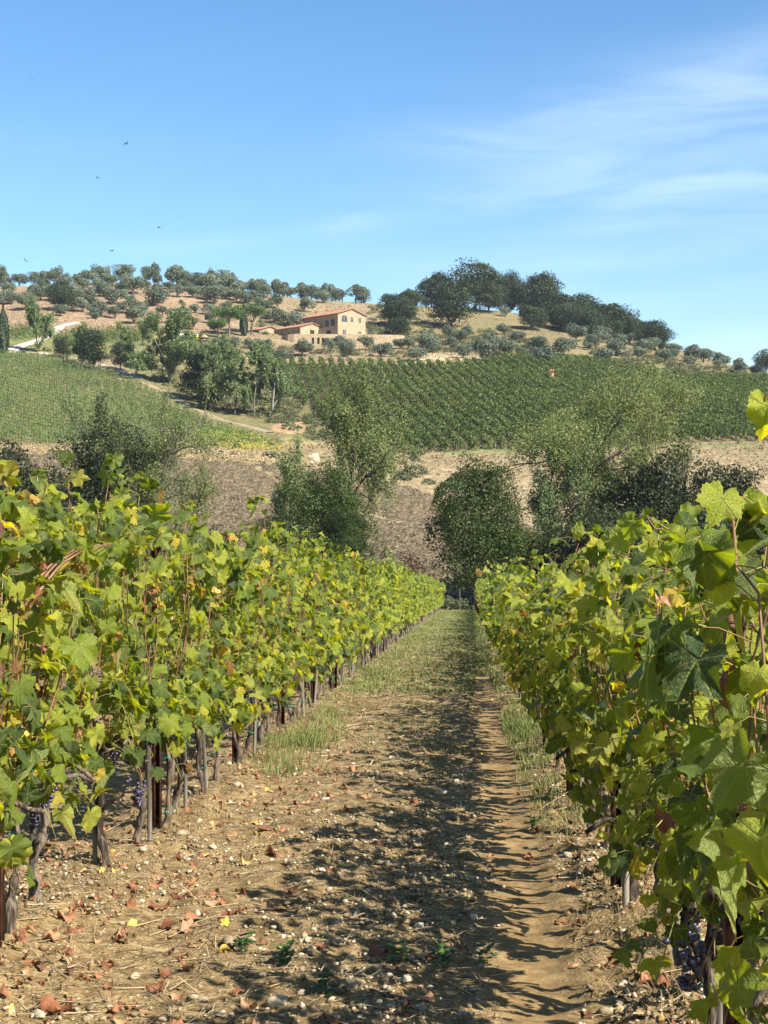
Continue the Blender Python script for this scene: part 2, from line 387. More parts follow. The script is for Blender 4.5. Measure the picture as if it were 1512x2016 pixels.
M['grass'] = foliage_mat('grass_blade', (.07, .095, .03), (.20, .23, .07), (.36, .31, .13), .3, (1.2, 1.3, .7), .8, .6, .2)
M['drygrass'] = foliage_mat('dry_grass_blade', (.12, .095, .045), (.29, .22, .125), (.38, .30, .18), .25, (1.1, 1.1, .9), .5, .7, .15)
M['weed'] = foliage_mat('weed_leaf', (.03, .07, .015), (.10, .18, .04), None, .3, None, 2.0)

def soil_mat():
    m, nt = mat('vineyard_soil'); g = geo_pos(nt); s = nd(nt, 'ShaderNodeSeparateXYZ', {0: g}); x, y = s.outputs[0], s.outputs[1]
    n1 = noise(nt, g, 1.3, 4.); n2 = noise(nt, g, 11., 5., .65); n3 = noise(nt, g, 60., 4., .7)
    col = ramp(nt, n2, [(.30, (.060, .038, .015)), (.5, (.185, .125, .054)), (.70, (.32, .235, .118))])
    col = mixc(nt, mth(nt, 'MULTIPLY', mrange(nt, n1, .35, .65), .3), col, (.23, .155, .068))
    col = mixc(nt, mth(nt, 'MULTIPLY', mrange(nt, n3, .46, .34), .7), col, (.055, .036, .016))  # crevice shade put into the colour: low spots of the fine noise go dark
    vo = nd(nt, 'ShaderNodeTexVoronoi', {'Vector': g, 'Scale': 34., 'Randomness': 1.0}); vd = vo.outputs['Distance']
    peb = mth(nt, 'MULTIPLY', mrange(nt, vd, .22, .34, 1., 0.), mth(nt, 'GREATER_THAN', nd(nt, 'ShaderNodeSeparateColor', {0: vo.outputs['Color']}).outputs[0], .45))
    trk = mth(nt, 'EXPONENT', mth(nt, 'MULTIPLY', mth(nt, 'POWER', mth(nt, 'DIVIDE', mth(nt, 'ABSOLUTE', mth(nt, 'SUBTRACT', mth(nt, 'ADD', x, mth(nt, 'MULTIPLY', mth(nt, 'SUBTRACT', n1, .5), .2)), .29)), .19), 2.0), -1.0))
    peb = mth(nt, 'MULTIPLY', peb, mth(nt, 'SUBTRACT', 1.0, trk))
    col = mixc(nt, mth(nt, 'MULTIPLY', peb, .75), col, (.36, .30, .19))
    straw = nd(nt, 'ShaderNodeTexNoise', {'Vector': nd(nt, 'ShaderNodeMapping', {'Vector': g, 'Scale': (14, 75, 40), 'Rotation': (0, 0, .35)}).outputs[0], 'Scale': 1., 'Detail': 4., 'Distortion': 1.2}).outputs[0]
    col = mixc(nt, mth(nt, 'MULTIPLY', mth(nt, 'MULTIPLY', mrange(nt, straw, .56, .66), .55), mth(nt, 'SUBTRACT', 1., trk)), col, (.44, .35, .2))
    col = mixc(nt, mth(nt, 'MULTIPLY', trk, .75), col, mixc(nt, mrange(nt, n2, .3, .7), (.17, .108, .043), (.27, .182, .082)))
    far = mrange(nt, mth(nt, 'ADD', y, mth(nt, 'MULTIPLY', mth(nt, 'SUBTRACT', n1, .5), 14.)), 22., 60.)
    gr = mixc(nt, mrange(nt, n2, .35, .65), (.12, .125, .045), (.30, .27, .13))
    col = mixc(nt, mth(nt, 'MULTIPLY', far, .75), col, gr)
    h = mth(nt, 'ADD', mth(nt, 'MULTIPLY', n2, .7), mth(nt, 'ADD', mth(nt, 'MULTIPLY', n3, .35), mth(nt, 'MULTIPLY', peb, .3)))
    h = mth(nt, 'MULTIPLY', h, mth(nt, 'SUBTRACT', 1., mth(nt, 'MULTIPLY', trk, .75)))
    out(nt, pbsdf(nt, col, .92, bump(nt, h, .9, .035), .15)); return m
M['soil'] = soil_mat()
def plough_mat():
    m, nt = mat('ploughed_soil'); g = geo_pos(nt)
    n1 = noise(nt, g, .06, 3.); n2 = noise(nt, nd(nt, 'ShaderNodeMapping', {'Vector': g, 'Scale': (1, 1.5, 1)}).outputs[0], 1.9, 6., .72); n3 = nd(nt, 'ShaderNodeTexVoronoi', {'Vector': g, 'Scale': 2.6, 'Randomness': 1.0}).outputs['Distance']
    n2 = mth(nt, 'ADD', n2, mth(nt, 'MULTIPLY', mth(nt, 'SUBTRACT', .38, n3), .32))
    col = ramp(nt, n2, [(.34, (.055, .042, .024)), (.5, (.165, .130, .08)), (.66, (.30, .245, .16))])  # shadow between clods painted into the colour, hollows dark and crests pale
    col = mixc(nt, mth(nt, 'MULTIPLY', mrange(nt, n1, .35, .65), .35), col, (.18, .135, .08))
    h = n2
    out(nt, pbsdf(nt, col, .95, bump(nt, h, 1., .5), .1)); return m
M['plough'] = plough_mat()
def hill_mat():
    m, nt = mat('hillside_ground'); g = geo_pos(nt)
    t = nd(nt, 'ShaderNodeAttribute', attribute_name='tint').outputs['Color']
    n1 = noise(nt, g, .11, 4.); n2 = noise(nt, g, .9, 5., .65)
    col = mixc(nt, mrange(nt, n2, .32, .68), mixc(nt, 1., t, (.62, .64, .6), 'MULTIPLY'), mixc(nt, 1., t, (1.32, 1.28, 1.25), 'MULTIPLY'))
    col = mixc(nt, mth(nt, 'MULTIPLY', mrange(nt, n1, .5, .75), .35), col, mixc(nt, .5, t, (.10, .12, .045)))
    out(nt, pbsdf(nt, col, .95, bump(nt, n2, .8, .5), .1)); return m
M['hill'] = hill_mat()
M['road'] = simple_mat('white_gravel', (.30, .25, .19), (.43, .38, .31), .8, .9, .4, .05, obj=False)

# ------------------------------------------------------------------ ground
def near_ground():
    nr, nc = 590, 290
    y = 1.0 * (118.0) ** (np.linspace(0, 1, nr)); hw = np.maximum(.37 * y, 4.6)
    u = np.linspace(-1, 1, nc); u = np.sign(u) * np.abs(u) ** 1.12
    X = -y[:, None] * math.sin(AL) * .9 + hw[:, None] * u[None, :]; Y = np.repeat(y[:, None], nc, 1)
    Z = gnear(X, Y)
    V = np.stack([X, Y, Z], -1).reshape(-1, 3)
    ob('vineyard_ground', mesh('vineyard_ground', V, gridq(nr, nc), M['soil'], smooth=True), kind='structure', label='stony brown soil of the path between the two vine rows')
near_ground()
def back_ground():
    x = np.linspace(-260, 260, 110); y = np.linspace(-120, 117, 80); X, Y = np.meshgrid(x, y)
    V = np.stack([X, Y, ground(X, Y) - .28], -1).reshape(-1, 3)
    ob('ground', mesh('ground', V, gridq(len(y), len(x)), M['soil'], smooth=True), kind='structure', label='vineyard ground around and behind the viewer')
back_ground()

PLOUGH = [(-900, 1300), (-900, 890), (0, 893), (120, 897), (380, 908), (480, 914), (560, 916), (600, 925), (700, 935), (765, 948), (850, 980), (930, 1008), (1050, 1040), (1200, 1062), (1512, 1075), (2300, 1080), (2300, 1300)]
YVINE = [(-700, 690), (0, 697), (100, 705), (160, 716), (220, 738), (285, 765), (340, 800), (395, 830), (520, 868), (555, 884), (480, 880), (380, 884), (200, 880), (0, 868), (-700, 860)]
YELLOW = [(395, 852), (450, 848), (520, 862), (556, 878), (548, 888), (470, 884), (385, 872)]
RVINE = [(540, 715), (700, 719), (860, 722), (960, 716), (1000, 706), (1150, 712), (1330, 745), (1512, 753), (2100, 790), (2100, 868), (1512, 869), (1360, 871), (1000, 887), (870, 893), (780, 893), (700, 860), (640, 830), (590, 790), (560, 760)]
SANDY = [(820, 700), (845, 695), (900, 697), (1000, 715), (960, 722), (860, 722), (800, 717)]
SVINE = [(20, 648), (95, 640), (105, 655), (60, 668), (18, 670)]
SVINE2 = [(100, 662), (200, 650), (300, 652), (290, 672), (130, 678)]
MOUND = [(530, 850), (545, 822), (570, 818), (595, 832), (605, 855)]
def region_cols(X, Y, Z):
    px, py, d = proj(X, Y, Z)
    wx = px + fbm(X / 6, Y / 6, 3, 71) * 22; wy = py + fbm(X / 6 + 50, Y / 6, 3, 72) * 9
    n = len(X); c = np.empty((n, 3)); c[:] = (.23, .18, .105)
    def put(m, col): c[m] = col
    put(d < 150, (.13, .12, .055))
    put((wy > 870) & (wx > 700), (.235, .185, .11))
    put((wy > 860) & (wx <= 620), (.24, .19, .10))
    put((wy <= 870) & (wy > 700) & (wx > 250) & (wx < 680), (.15, .135, .06))
    put(inpoly(wx, wy, YVINE), (.125, .125, .05))
    put(inpoly(wx, wy, YELLOW), (.40, .33, .085))
    put(inpoly(wx, wy, RVINE), (.17, .145, .075))
    up = (wy < 705) | (d > 405)
    put(up, (.225, .175, .105))
    put(up & (wx < 460) & (wy < 655), (.245, .175, .112))
    put(up & (wx > 780), (.185, .155, .08))
    put(up & (wx < 460) & (wy >= 655), (.15, .15, .06))
    put(inpoly(wx, wy, SANDY), (.37, .29, .185))
    put(inpoly(wx, wy, SVINE) | inpoly(wx, wy, SVINE2), (.09, .12, .035))
    put(inpoly(wx, wy, MOUND), (.30, .20, .115))
    put(d > 580, (.24, .20, .11))
    f = fbm(X / 9, Y / 9, 3, 77)[:, None] * .35
    return np.clip(c * (1 + f), .01, .9)
def far_ground():
    d = np.concatenate([np.arange(112, 420, 1.3), np.arange(420, 640, 1.6), 640 * 1.06 ** np.arange(0, 40)])
    u = np.concatenate([np.linspace(-1.6, -.42, 14)[:-1], np.linspace(-.42, .40, 260), np.linspace(.40, 1.6, 14)[1:]])
    Dg, Ug = np.meshgrid(d, u, indexing='ij'); L = Dg * Ug
    X = L * math.cos(AL) - Dg * math.sin(AL); Y = L * math.sin(AL) + Dg * math.cos(AL); Z = ground(X, Y)
    md = np.exp(-(((X - wpos(567, 262)[0]) / 3.6) ** 2 + ((Y - wpos(567, 262)[1]) / 3.0) ** 2)); Z = Z + 2.0 * md
    Z = Z + fbm(X / 3, Y / 3, 3, 81) * .35 * sstep(118, 150, Dg)
    Z = Z - .12 * (1 - sstep(112, 117, Dg))
    V = np.stack([X, Y, Z], -1).reshape(-1, 3)
    ob('hillside', mesh('hillside', V, gridq(len(d), len(u)), M['hill'], smooth=True, cols=region_cols(V[:, 0], V[:, 1], V[:, 2])), kind='structure', label='terraced hillside rising behind the creek')
far_ground()
def plough():
    d = np.arange(143, 252, .34); u = np.arange(-.40, .36, .0019)
    Dg, Ug = np.meshgrid(d, u, indexing='ij'); L = Dg * Ug
    X = L * math.cos(AL) - Dg * math.sin(AL); Y = L * math.sin(AL) + Dg * math.cos(AL); Z = ground(X, Y)
    px, py, _ = proj(X, Y, Z)
    ins = inpoly(px, py, PLOUGH) & (Dg > 147)
    fur = np.sin((Y * .94 + X * .25) * 2 * math.pi / 1.5 + fbm(X / 5, Y / 5, 3, 5) * 6) * .05
    clod = np.maximum(fbm(X / 1.0, Y / .8, 3, 91), -.12) * 1.5
    g1 = np.zeros_like(X)
    for (a, b) in (((480, 905), (600, 985)), ((700, 1010), (930, 1062)), ((1040, 1040), (1180, 1052))):
        ax, ay, _, _ = hit(*a); bx, by, _, _ = hit(*b); t = np.clip(((X - ax) * (bx - ax) + (Y - ay) * (by - ay)) / ((bx - ax) ** 2 + (by - ay) ** 2), 0, 1)
        g1 -= .42 * np.exp(-((X - ax - t * (bx - ax)) ** 2 + (Y - ay - t * (by - ay)) ** 2) / .7 ** 2)
    Z = Z + .25 + fur + clod + g1
    Q = gridq(len(d), len(u)); k = ins.ravel(); Q = Q[k[Q].all(1)]
    used = np.unique(Q); mp_ = np.full(k.size, -1); mp_[used] = np.arange(len(used))
    V = np.stack([X, Y, Z], -1).reshape(-1, 3)[used]
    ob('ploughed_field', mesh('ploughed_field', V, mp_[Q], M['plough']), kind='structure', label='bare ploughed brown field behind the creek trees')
plough()
def ribbon(name, pts, w, mt, label, lift=.14, kind='structure'):
    P = np.array([hit(a, b)[:2] for a, b in pts]); seg = np.linalg.norm(np.diff(P, axis=0), axis=1); t = np.concatenate([[0], np.cumsum(seg)])
    tt = np.arange(0, t[-1], 1.2); xs = np.interp(tt, t, P[:, 0]); ys = np.interp(tt, t, P[:, 1])
    k = np.exp(-.5 * (np.arange(-6, 7) / 3.) ** 2); k /= k.sum(); xs = np.convolve(np.pad(xs, 6, mode='edge'), k, 'valid'); ys = np.convolve(np.pad(ys, 6, mode='edge'), k, 'valid')
    T = unit(np.stack([np.gradient(xs), np.gradient(ys)], 1)); N = np.stack([-T[:, 1], T[:, 0]], 1)
    o = np.linspace(-1, 1, 7) * w / 2; X = xs[:, None] + N[:, :1] * o; Y = ys[:, None] + N[:, 1:] * o
    Z = ground(X, Y) + lift + fbm(X / 3, Y / 3, 3, 81) * .35
    Z[:, 0] -= .4; Z[:, -1] -= .4
    ob(name, mesh(name, np.stack([X, Y, Z], -1).reshape(-1, 3), gridq(len(xs), 7), mt, smooth=True), kind=kind, label=label)
ribbon('dirt_road', [(-260, 680), (-60, 690), (0, 694), (40, 691), (70, 694), (105, 700), (150, 706), (195, 718), (230, 727), (262, 740), (282, 750)], 3.0, M['road'], 'white dirt road running down beside the young vines')
M['track'] = simple_mat('earth_track', (.22, .175, .105), (.30, .245, .155), .8, .9, .4, .05, obj=False)
ribbon('earth_track', [(282, 752), (330, 776), (380, 803), (430, 826), (490, 842), (540, 856)], 2.2, M['track'], 'pale earth track between the gully and the young vines')
ribbon('grass_strip', [(858, 893), (920, 891), (1000, 887), (1100, 885), (1300, 880), (1512, 874)], 3.2, simple_mat('verge_grass', (.10, .13, .045), (.19, .20, .08), .6, .9, .4, .05, obj=False), 'green grass strip along the bottom of the dense vineyard')
ribbon('farm_road', [(20, 692), (48, 678), (80, 668), (100, 660), (112, 648), (125, 640), (158, 634)], 4.0, M['road'], 'white farm road bending up the olive slope')

# ------------------------------------------------------------------ grape leaves
def leaf_outline(th, seed, teeth):
    a = np.abs(((th + math.pi) % (2 * math.pi)) - math.pi)
    r = np.interp(a, np.radians([0, 14, 30, 42, 54, 70, 84, 97, 110, 130, 142, 153, 166, 180]),
                  [1.0, .90, .70, .80, .90, .80, .68, .78, .80, .66, .66, .62, .44, .07])
    if teeth: r = r * (1 + .13 * (np.abs(((a * teeth / math.pi) % 1) - .5) * 2 - .5) * (a < 2.8))
    rr = np.random.default_rng(seed); r = r * (1 + .07 * np.sin(th * 2 + rr.uniform(0, 6)) + .04 * np.sin(th * 5 + rr.uniform(0, 6)))
    return r
def leaf_geo(n, rings, seed, cup=.28, fold=.25, wave=.10, teeth=0, curl=0.0):
    th = np.linspace(-math.pi, math.pi, n, endpoint=False); r = leaf_outline(th, seed, teeth)
    P = [np.zeros((1, 2))]
    for q in rings: P.append(np.stack([np.sin(th) * r * q, np.cos(th) * r * q], 1))
    P = np.concatenate(P); x, y = P[:, 0], P[:, 1]; rr2 = x * x + y * y; an = np.arctan2(x, y)
    rg = np.random.default_rng(seed + 5); p = rg.uniform(0, 6, 4)
    z = -cup * rr2 * (.6 + .4 * np.cos(an)) + fold * np.abs(x) * .6 + wave * rr2 * np.sin(3 * an + p[0]) + wave * .6 * rr2 * np.sin(7 * an + p[1])
    if curl:
        z = z + curl * rr2 * np.sin(2 * an + p[2]); k = 1 - .38 * rr2 * curl
        P3 = np.stack([x * k, y * k + curl * .12 * np.sin(5 * x + p[3]), z + curl * .25 * np.sin(6 * y + p[1]) * rr2], 1)
    else: P3 = np.stack([x, y, z], 1)
    i = np.arange(n); j = (i + 1) % n; T = [np.stack([np.zeros(n, int), 1 + i, 1 + j], 1)]; 
    for q in range(len(rings) - 1):
        a = 1 + q * n; b = a + n
        T += [np.stack([a + i, b + i, b + j], 1), np.stack([a + i, b + j, a + j], 1)]
    return P3, np.concatenate(T)[:, ::-1], P
def to_mesh(name, g, m): return mesh(name, g[0], g[1], m, uv=g[2], smooth=True)
LEAF_HI = [to_mesh('leaf', leaf_geo(84, (.34, .7, 1.), s, .25 + .2 * (s % 3), .22 * (s % 4), .17 + .08 * (s % 3), 30, (0, 0, .35, 0, .6, 0, .25, 0, .45, 0, .3, .7)[s]), M['leaf_obj']) for s in range(12)]
LEAF_DRY = [to_mesh('dry_leaf', leaf_geo(48, (.35, .7, 1.), 40 + s, .3, .15, .28, 20, .7 + .2 * s), M['dry']) for s in range(4)]
G_MID = [leaf_geo(22, (1.,), s, .3, .25, .12) for s in range(4)]
G_LOW = [leaf_geo(10, (1.,), s, .35, .3, .1) for s in range(3)]
def place_geo(geos, pos, tip, nrm, sc, rg):
    """many leaves as one set of arrays"""
    y = unit(tip); z = unit(nrm - (nrm * y).sum(1, keepdims=True) * y); x = np.cross(y, z)
    V = []; T = []; U = []; off = 0; ch = rg.integers(0, len(geos), len(pos))
    for k, g in enumerate(geos):
        m = ch == k; c = int(m.sum())
        if not c: continue
        L = g[0]; v = pos[m][:, None] + sc[m][:, None, None] * (L[None, :, :1] * x[m][:, None] + L[None, :, 1:2] * y[m][:, None] + L[None, :, 2:3] * z[m][:, None])
        V.append(v.reshape(-1, 3)); T.append((g[1][None] + (np.arange(c) * len(L))[:, None, None]).reshape(-1, 3) + off); U.append(np.tile(g[2], (c, 1))); off += c * len(L)
    return np.concatenate(V), np.concatenate(T), np.concatenate(U)

def gen_vine(rg, H, low=.42, shoots=12, tall=0.0, dens=1.0):
    pos = []; tip = []; nrm = []; canes = []; pets = []
    def blade(node, out, dirdown, pl):
        p = node + out * pl
        t = unit(np.array([0, 0, -1.]) * dirdown + out * rg.uniform(.2, .8) + rg.normal(0, .35, 3))
        n = out * rg.uniform(.3, 1.) + np.array([0, 0, rg.uniform(.15, .9)]) + rg.normal(0, .38, 3)
        pos.append(p); tip.append(t); nrm.append(n); pets.append((node, p))
    for s in range(shoots):
        y0 = rg.uniform(-.43, .43); x0 = rg.normal(0, .04); side = rg.choice([-1, 1])
        top = H + rg.normal(-.06, .10) + (rg.uniform(.03, .3) * tall if rg.random() < .4 else 0)
        m = 13; t = np.linspace(0, 1, m); lean = rg.normal(0, .16); bow = rg.uniform(.02, .22) * side
        P = np.stack([x0 + bow * np.sin(t * 2.4) + rg.normal(0, .012, m).cumsum() * .5, y0 + lean * t + rg.normal(0, .01, m).cumsum(), .66 + (top - .66) * t], 1)
        if rg.random() < .4:     # top flops outward
            f = np.clip((t - .7) / .3, 0, 1); P[:, 0] += side * .24 * f ** 1.4; P[:, 2] -= .22 * f ** 2
        canes.append(P[:-1])
        nn = int(rg.integers(12, 16) * dens)
        for k in range(nn):
            q = (k + rg.uniform(-.3, .3)) / nn * (m - 1); q = min(max(q, .3), m - 1.01); i = int(q); node = P[i] + (P[i + 1] - P[i]) * (q - i)
            sd = 1 if (k % 2) else -1
            o = unit(np.array([sd * rg.uniform(.45, 1.), rg.normal(0, .6), rg.uniform(-.15, .35)])); blade(node, o, rg.uniform(.35, 1.1), rg.uniform(.05, .15))
        for _ in range(2): blade(P[-1] * .8 + P[-2] * .2, unit(np.array([rg.normal(0, .6), rg.normal(0, .6), .5])), rg.uniform(-.3, .6), .03)
    for s in range(int(13 * dens)):      # short hanging shoots at the bottom of the canopy
        y0 = rg.uniform(-.4, .4); sd = rg.choice([-1, 1]); z0 = rg.uniform(.62, 1.0); ln = rg.uniform(.15, .45)
        t = np.linspace(0, 1, 6); P = np.stack([sd * (.03 + .2 * t), y0 + rg.normal(0, .12) * t, z0 + .06 * np.sin(t * 3) - ln * t ** 1.6], 1); P[:, 2] = np.maximum(P[:, 2], low + rg.uniform(-.1, .1)); canes.append(P)
        for k in range(5):
            node = P[k] if k < 6 else P[-1]; o = unit(np.array([sd * rg.uniform(.3, 1.), rg.normal(0, .7), rg.uniform(-.3, .2)])); blade(node, o, rg.uniform(.6, 1.3), rg.uniform(.04, .12))
    pos = np.array(pos); sc = np.clip(rg.normal(.059, .018, len(pos)), .024, .108)
    hi = pos[:, 2] > H - .05; sc[hi] *= .85
    return dict(pos=pos, tip=np.array(tip), nrm=np.array(nrm), sc=sc, canes=canes, pets=pets)

def trunk_mesh(rg):
    mb = MB(); n = 22; z = np.linspace(-.06, .64, n); p = rg.uniform(0, 6, 4)
    x = .022 * np.sin(z * 7 + p[0]) + .012 * np.sin(z * 19 + p[1]); y = .022 * np.sin(z * 6 + p[2]) + .012 * np.sin(z * 17 + p[3])
    rad = .019 + .004 * np.sin(z * 23 + p[0]) + .003 * np.sin(z * 61 + p[3]) + .003 * rg.normal(0, 1, n) + .010 * np.exp(-(z + .06) / .05) + .012 * np.exp(-((z - .63) / .08) ** 2)
    mb.tube(np.stack([x, y, z], 1), rad, 12); q = mb.V[0]; cen = np.repeat(np.stack([x, y, z], 1), 12, 0); e = q[:n * 12] - cen; aa = np.tile(np.arange(12), n)
    q[:n * 12] = cen + e * (1 + .22 * np.sin(aa * 2.6 + np.repeat(z, 12) * 9 + p[1]) * rg.uniform(.4, 1., n * 12))[:, None]
    for s in (-1, 1):
        t = np.linspace(0, 1, 6); L = rg.uniform(.2, .4)
        mb.tube(np.stack([x[-1] + .01 * np.sin(t * 5), y[-1] + s * L * t, .63 + .05 * np.sin(t * 3) + .02 * rg.normal(0, 1, 6)], 1), .016 - .007 * t, 7)
    return mb.mesh('trunk', M['bark'], True)
TRUNKS = [trunk_mesh(np.random.default_rng(100 + k)) for k in range(7)]
def stake_mesh(rg):
    mb = MB(); h = 1.0; w = .026
    v = []
    for z in (-.1, .4, .9, h): v += [[-w / 2, -w / 2, z], [w / 2, -w / 2, z], [w / 2, w / 2, z], [-w / 2, w / 2, z]]
    v = np.array(v) + np.repeat(rg.normal(0, .004, (4, 3)) * [1, 1, 0], 4, 0); q = []
    for k in range(3):
        for i in range(4): q.append([k * 4 + i, k * 4 + (i + 1) % 4, k * 4 + 4 + (i + 1) % 4, k * 4 + 4 + i])
    q.append([12, 13, 14, 15]); mb.add(v, q); return mb.mesh('vine_stake', M['stake'])
STAKES = [stake_mesh(np.random.default_rng(130 + k)) for k in range(4)]
def tie_mesh():
    mb = MB(); t = np.linspace(0, 2 * math.pi, 14); mb.tube(np.stack([.042 * np.cos(t), .03 * np.sin(t), .01 * np.sin(t)], 1), .0022, 5, False)
    mb.tube([[.048, 0, 0], [.07, .02, .02], [.08, .03, -.01]], .002, 4); return mb.mesh('tie', M['tie'], True)
TIE = tie_mesh()
def ico(sub=1):
    import bmesh
    bm = bmesh.new(); bmesh.ops.create_icosphere(bm, subdivisions=sub, radius=1.0)
    V = np.array([v.co[:] for v in bm.verts]); T = np.array([[v.index for v in f.verts] for f in bm.faces]); bm.free(); return V, T
ICO0 = ico(1); ICO1 = ico(2)
def bunch_mesh(rg):
    mb = MB(); n = 46
    for k in range(n):
        t = rg.random() ** .8; r = (.036 * (1 - t) + .012) * math.sqrt(rg.random()) * 1.25; a = rg.uniform(0, 6.28)
        mb.add(ICO1[0] * rg.uniform(.0078, .0095) + [r * math.cos(a), r * math.sin(a), -.02 - .125 * t], T=ICO1[1])
    m = mb.mesh('grape_bunch', M['grape'], True); return m
BUNCH = [bunch_mesh(np.random.default_rng(150 + k)) for k in range(4)]
def cane_mesh(canes, rg, n=5):
    mb = MB()
    for P in canes: mb.tube(P, np.linspace(rg.uniform(.0042, .0062), .0018, len(P)), n)
    return mb
ORD = ['first', 'second', 'third', 'fourth', 'fifth', 'sixth', 'seventh', 'eighth', 'ninth', 'tenth', 'eleventh', 'twelfth', 'thirteenth', 'fourteenth', 'fifteenth', 'sixteenth', 'seventeenth', 'eighteenth', 'nineteenth', 'twentieth']
def stretch(d): return 'middle stretch' if d < 45 else 'far stretch' if d < 80 else 'last stretch'
def row_heights(side, y):
    return (1.90 if side == 'left' else float(np.interp(y, [3, 4.2, 6, 9, 20], [1.60, 1.66, 1.56, 1.52, 1.55]))) 
WORDS = {'left': 'of the sunlit row', 'right': 'of the row by the wheel track'}
NEAR_END = 15.5
def build_rows():
    rg = np.random.default_rng(3)
    lib = {}
    for side in ('left', 'right'):
        for lod, geos, cnt, fac, dn in (('mid', G_MID, 7, 1.0, 1.0), ('far', G_LOW, 6, 1.12, .85)):
            L = []
            for k in range(cnt):
                v = gen_vine(rg, 1.88 if side == 'left' else 1.62, tall=.8 if lod == 'mid' else .5, dens=dn, shoots=12 if side == 'left' else 7 + 2 * (k % 3))
                V, T, U = place_geo(geos, v['pos'], v['tip'], v['nrm'], v['sc'] * fac, rg)
                fol = mesh('foliage', V, T, M['leaf_mesh'], uv=U, smooth=True)
                can = cane_mesh(v['canes'], rg, 3).mesh('cane', M['cane']) if lod == 'mid' else None
                L.append((fol, can))
            lib[side, lod] = L
    nleaf = 0
    for side, x0, y0, step in (('left', ROWS['left'], 4.2, .78), ('right', .76, 1.65, .78)):
        n = int((114.5 - y0) / step); vis = 3 if side == 'left' else 3
        for k in range(n):
            y = y0 + k * step + rg.normal(0, .05); x = x0 + rg.normal(0, .03) + (.4 * y / 115 if side == 'right' else 0); z = float(ground(x, y))
            o_ = k - (2 if side == 'left' else 1)
            if y < NEAR_END and 0 <= o_ < len(ORD): lab = f'{ORD[o_]} grapevine from the near end {WORDS[side]}'
            elif y < NEAR_END: lab = f'closest grapevine, barely in the picture, {WORDS[side]}'
            else: lab = f'green grapevine in the {stretch(y)} {WORDS[side]}'
            t = thing('grapevine', lab, 'grapevine', (x, y, z), 'grapevines of the two near rows', 0)
            tr = ob('trunk', TRUNKS[rg.integers(7)], t); tr.rotation_euler[2] = rg.uniform(0, 6.28) if y < 8 else rg.choice([0, math.pi])
            tr.rotation_euler[0] = rg.normal(0, .04)
            s = thing.__wrapped__ if False else None
            if rg.random() < .38 and y > 7: st = t
            else: st = ob('vine_stake', STAKES[rg.integers(4)], None, (x + rg.choice([-.045, .045]), y + rg.normal(.03, .02), z), category='stake',
                    label=(f'weathered wooden stake tied to the {ORD[o_]} grapevine {WORDS[side]}' if y < NEAR_END and 0 <= o_ < len(ORD) else f'thin wooden stake in the {stretch(y) if y > NEAR_END else "nearest stretch"} {WORDS[side]}'),
                    group='wooden stakes at the vines')
            if st is not t: st.rotation_euler = (rg.normal(0, .03), rg.normal(0, .03), rg.uniform(-.3, .3)); st.scale[2] = rg.uniform(.85, 1.1) if st is not t else 1.0
            H = row_heights(side, y) + (rg.normal(0, .07) if y > 5.5 else 0)
            if y < 30:
                for hz in ([.2 + rg.normal(0, .05)] if rg.random() < .5 else []) + ([.45 + rg.normal(0, .04)] if rg.random() < .4 else []):
                    ti = ob('tie', TIE, t, ((st.location.x - x) * .5, .01, hz)); ti.rotation_euler[2] = rg.uniform(0, 6)
            if y < 40:
                for _ in range(rg.integers(2, 5) if y < NEAR_END else 2):
                    b = ob('grape_bunch', BUNCH[rg.integers(4)], t, (rg.normal(0, .09), rg.uniform(-.36, .36), rg.uniform(.52, .74))); b.rotation_euler[2] = rg.uniform(0, 6); b.scale = [rg.uniform(.85, 1.2)] * 3
            if y < NEAR_END:
                v = gen_vine(rg, H, tall=1.0 if side == 'left' else .35, shoots=int(rg.choice([7, 10, 12])) if side == 'right' else 12, dens=1.0)
                if y < 6: v['sc'] = v['sc'] * (.88 if side == 'right' else 1.)
                if side == 'left': v['sc'] = v['sc'] * 1.08
                order = np.argsort(rg.random(len(v['pos'])))[:298]
                Y = unit(v['tip']); Zn = unit(v['nrm'] - (v['nrm'] * Y).sum(1, keepdims=True) * Y); Xn = np.cross(Y, Zn)
                for i in order:
                    dry = rg.random() < (.035 if side == 'left' else .02)
                    me = LEAF_DRY[rg.integers(4)] if dry else LEAF_HI[rg.integers(12)]
                    o = bpy.data.objects.new('leaf', me); C.objects.link(o); o.parent = t; s_ = v['sc'][i] * (.8 if dry else 1)
                    mtx = np.eye(4); mtx[:3, 0] = Xn[i] * s_; mtx[:3, 1] = Y[i] * s_; mtx[:3, 2] = Zn[i] * s_; mtx[:3, 3] = v['pos'][i]
                    o.matrix_basis = Matrix(mtx.tolist()); nleaf += 1
                for P in v['canes'][:11]:
                    mb = MB(); mb.tube(P, np.linspace(rg.uniform(.0036, .0056), .0016, len(P)), 6); ob('cane', mb.mesh('cane', M['cane'], True), t)
                mb = MB()
                for P in v['canes'][11:]: mb.tube(P, np.linspace(.0035, .0015, len(P)), 4)
                for a, b in v['pets']:
                    mid = (a + b) / 2 + [0, 0, .012]; mb.tube([a, mid, b], .0014, 3, False)
                ob('petioles', mb.mesh('petioles', M['petiole']), t, kind='stuff')
            else:
                fol, can = lib[side, 'mid' if y < 46 else 'far'][rg.integers(7 if y < 46 else 6)]
                f = rg.choice([0, math.pi])
                hs = float(rg.normal(1.0, .035 if side == 'left' else .10)) * (1.03 if side == 'left' else 1.0)
                if side == 'right' and rg.random() < .25: hs *= rg.uniform(.66, .82)
                a = ob('foliage', fol, t, kind='stuff'); a.rotation_euler[2] = f; a.scale = (rg.uniform(.95, 1.15), 1.04, hs)
                if can: b = ob('cane', can, t, kind='stuff'); b.rotation_euler[2] = f; b.scale = a.scale
    print('leaves', nleaf)
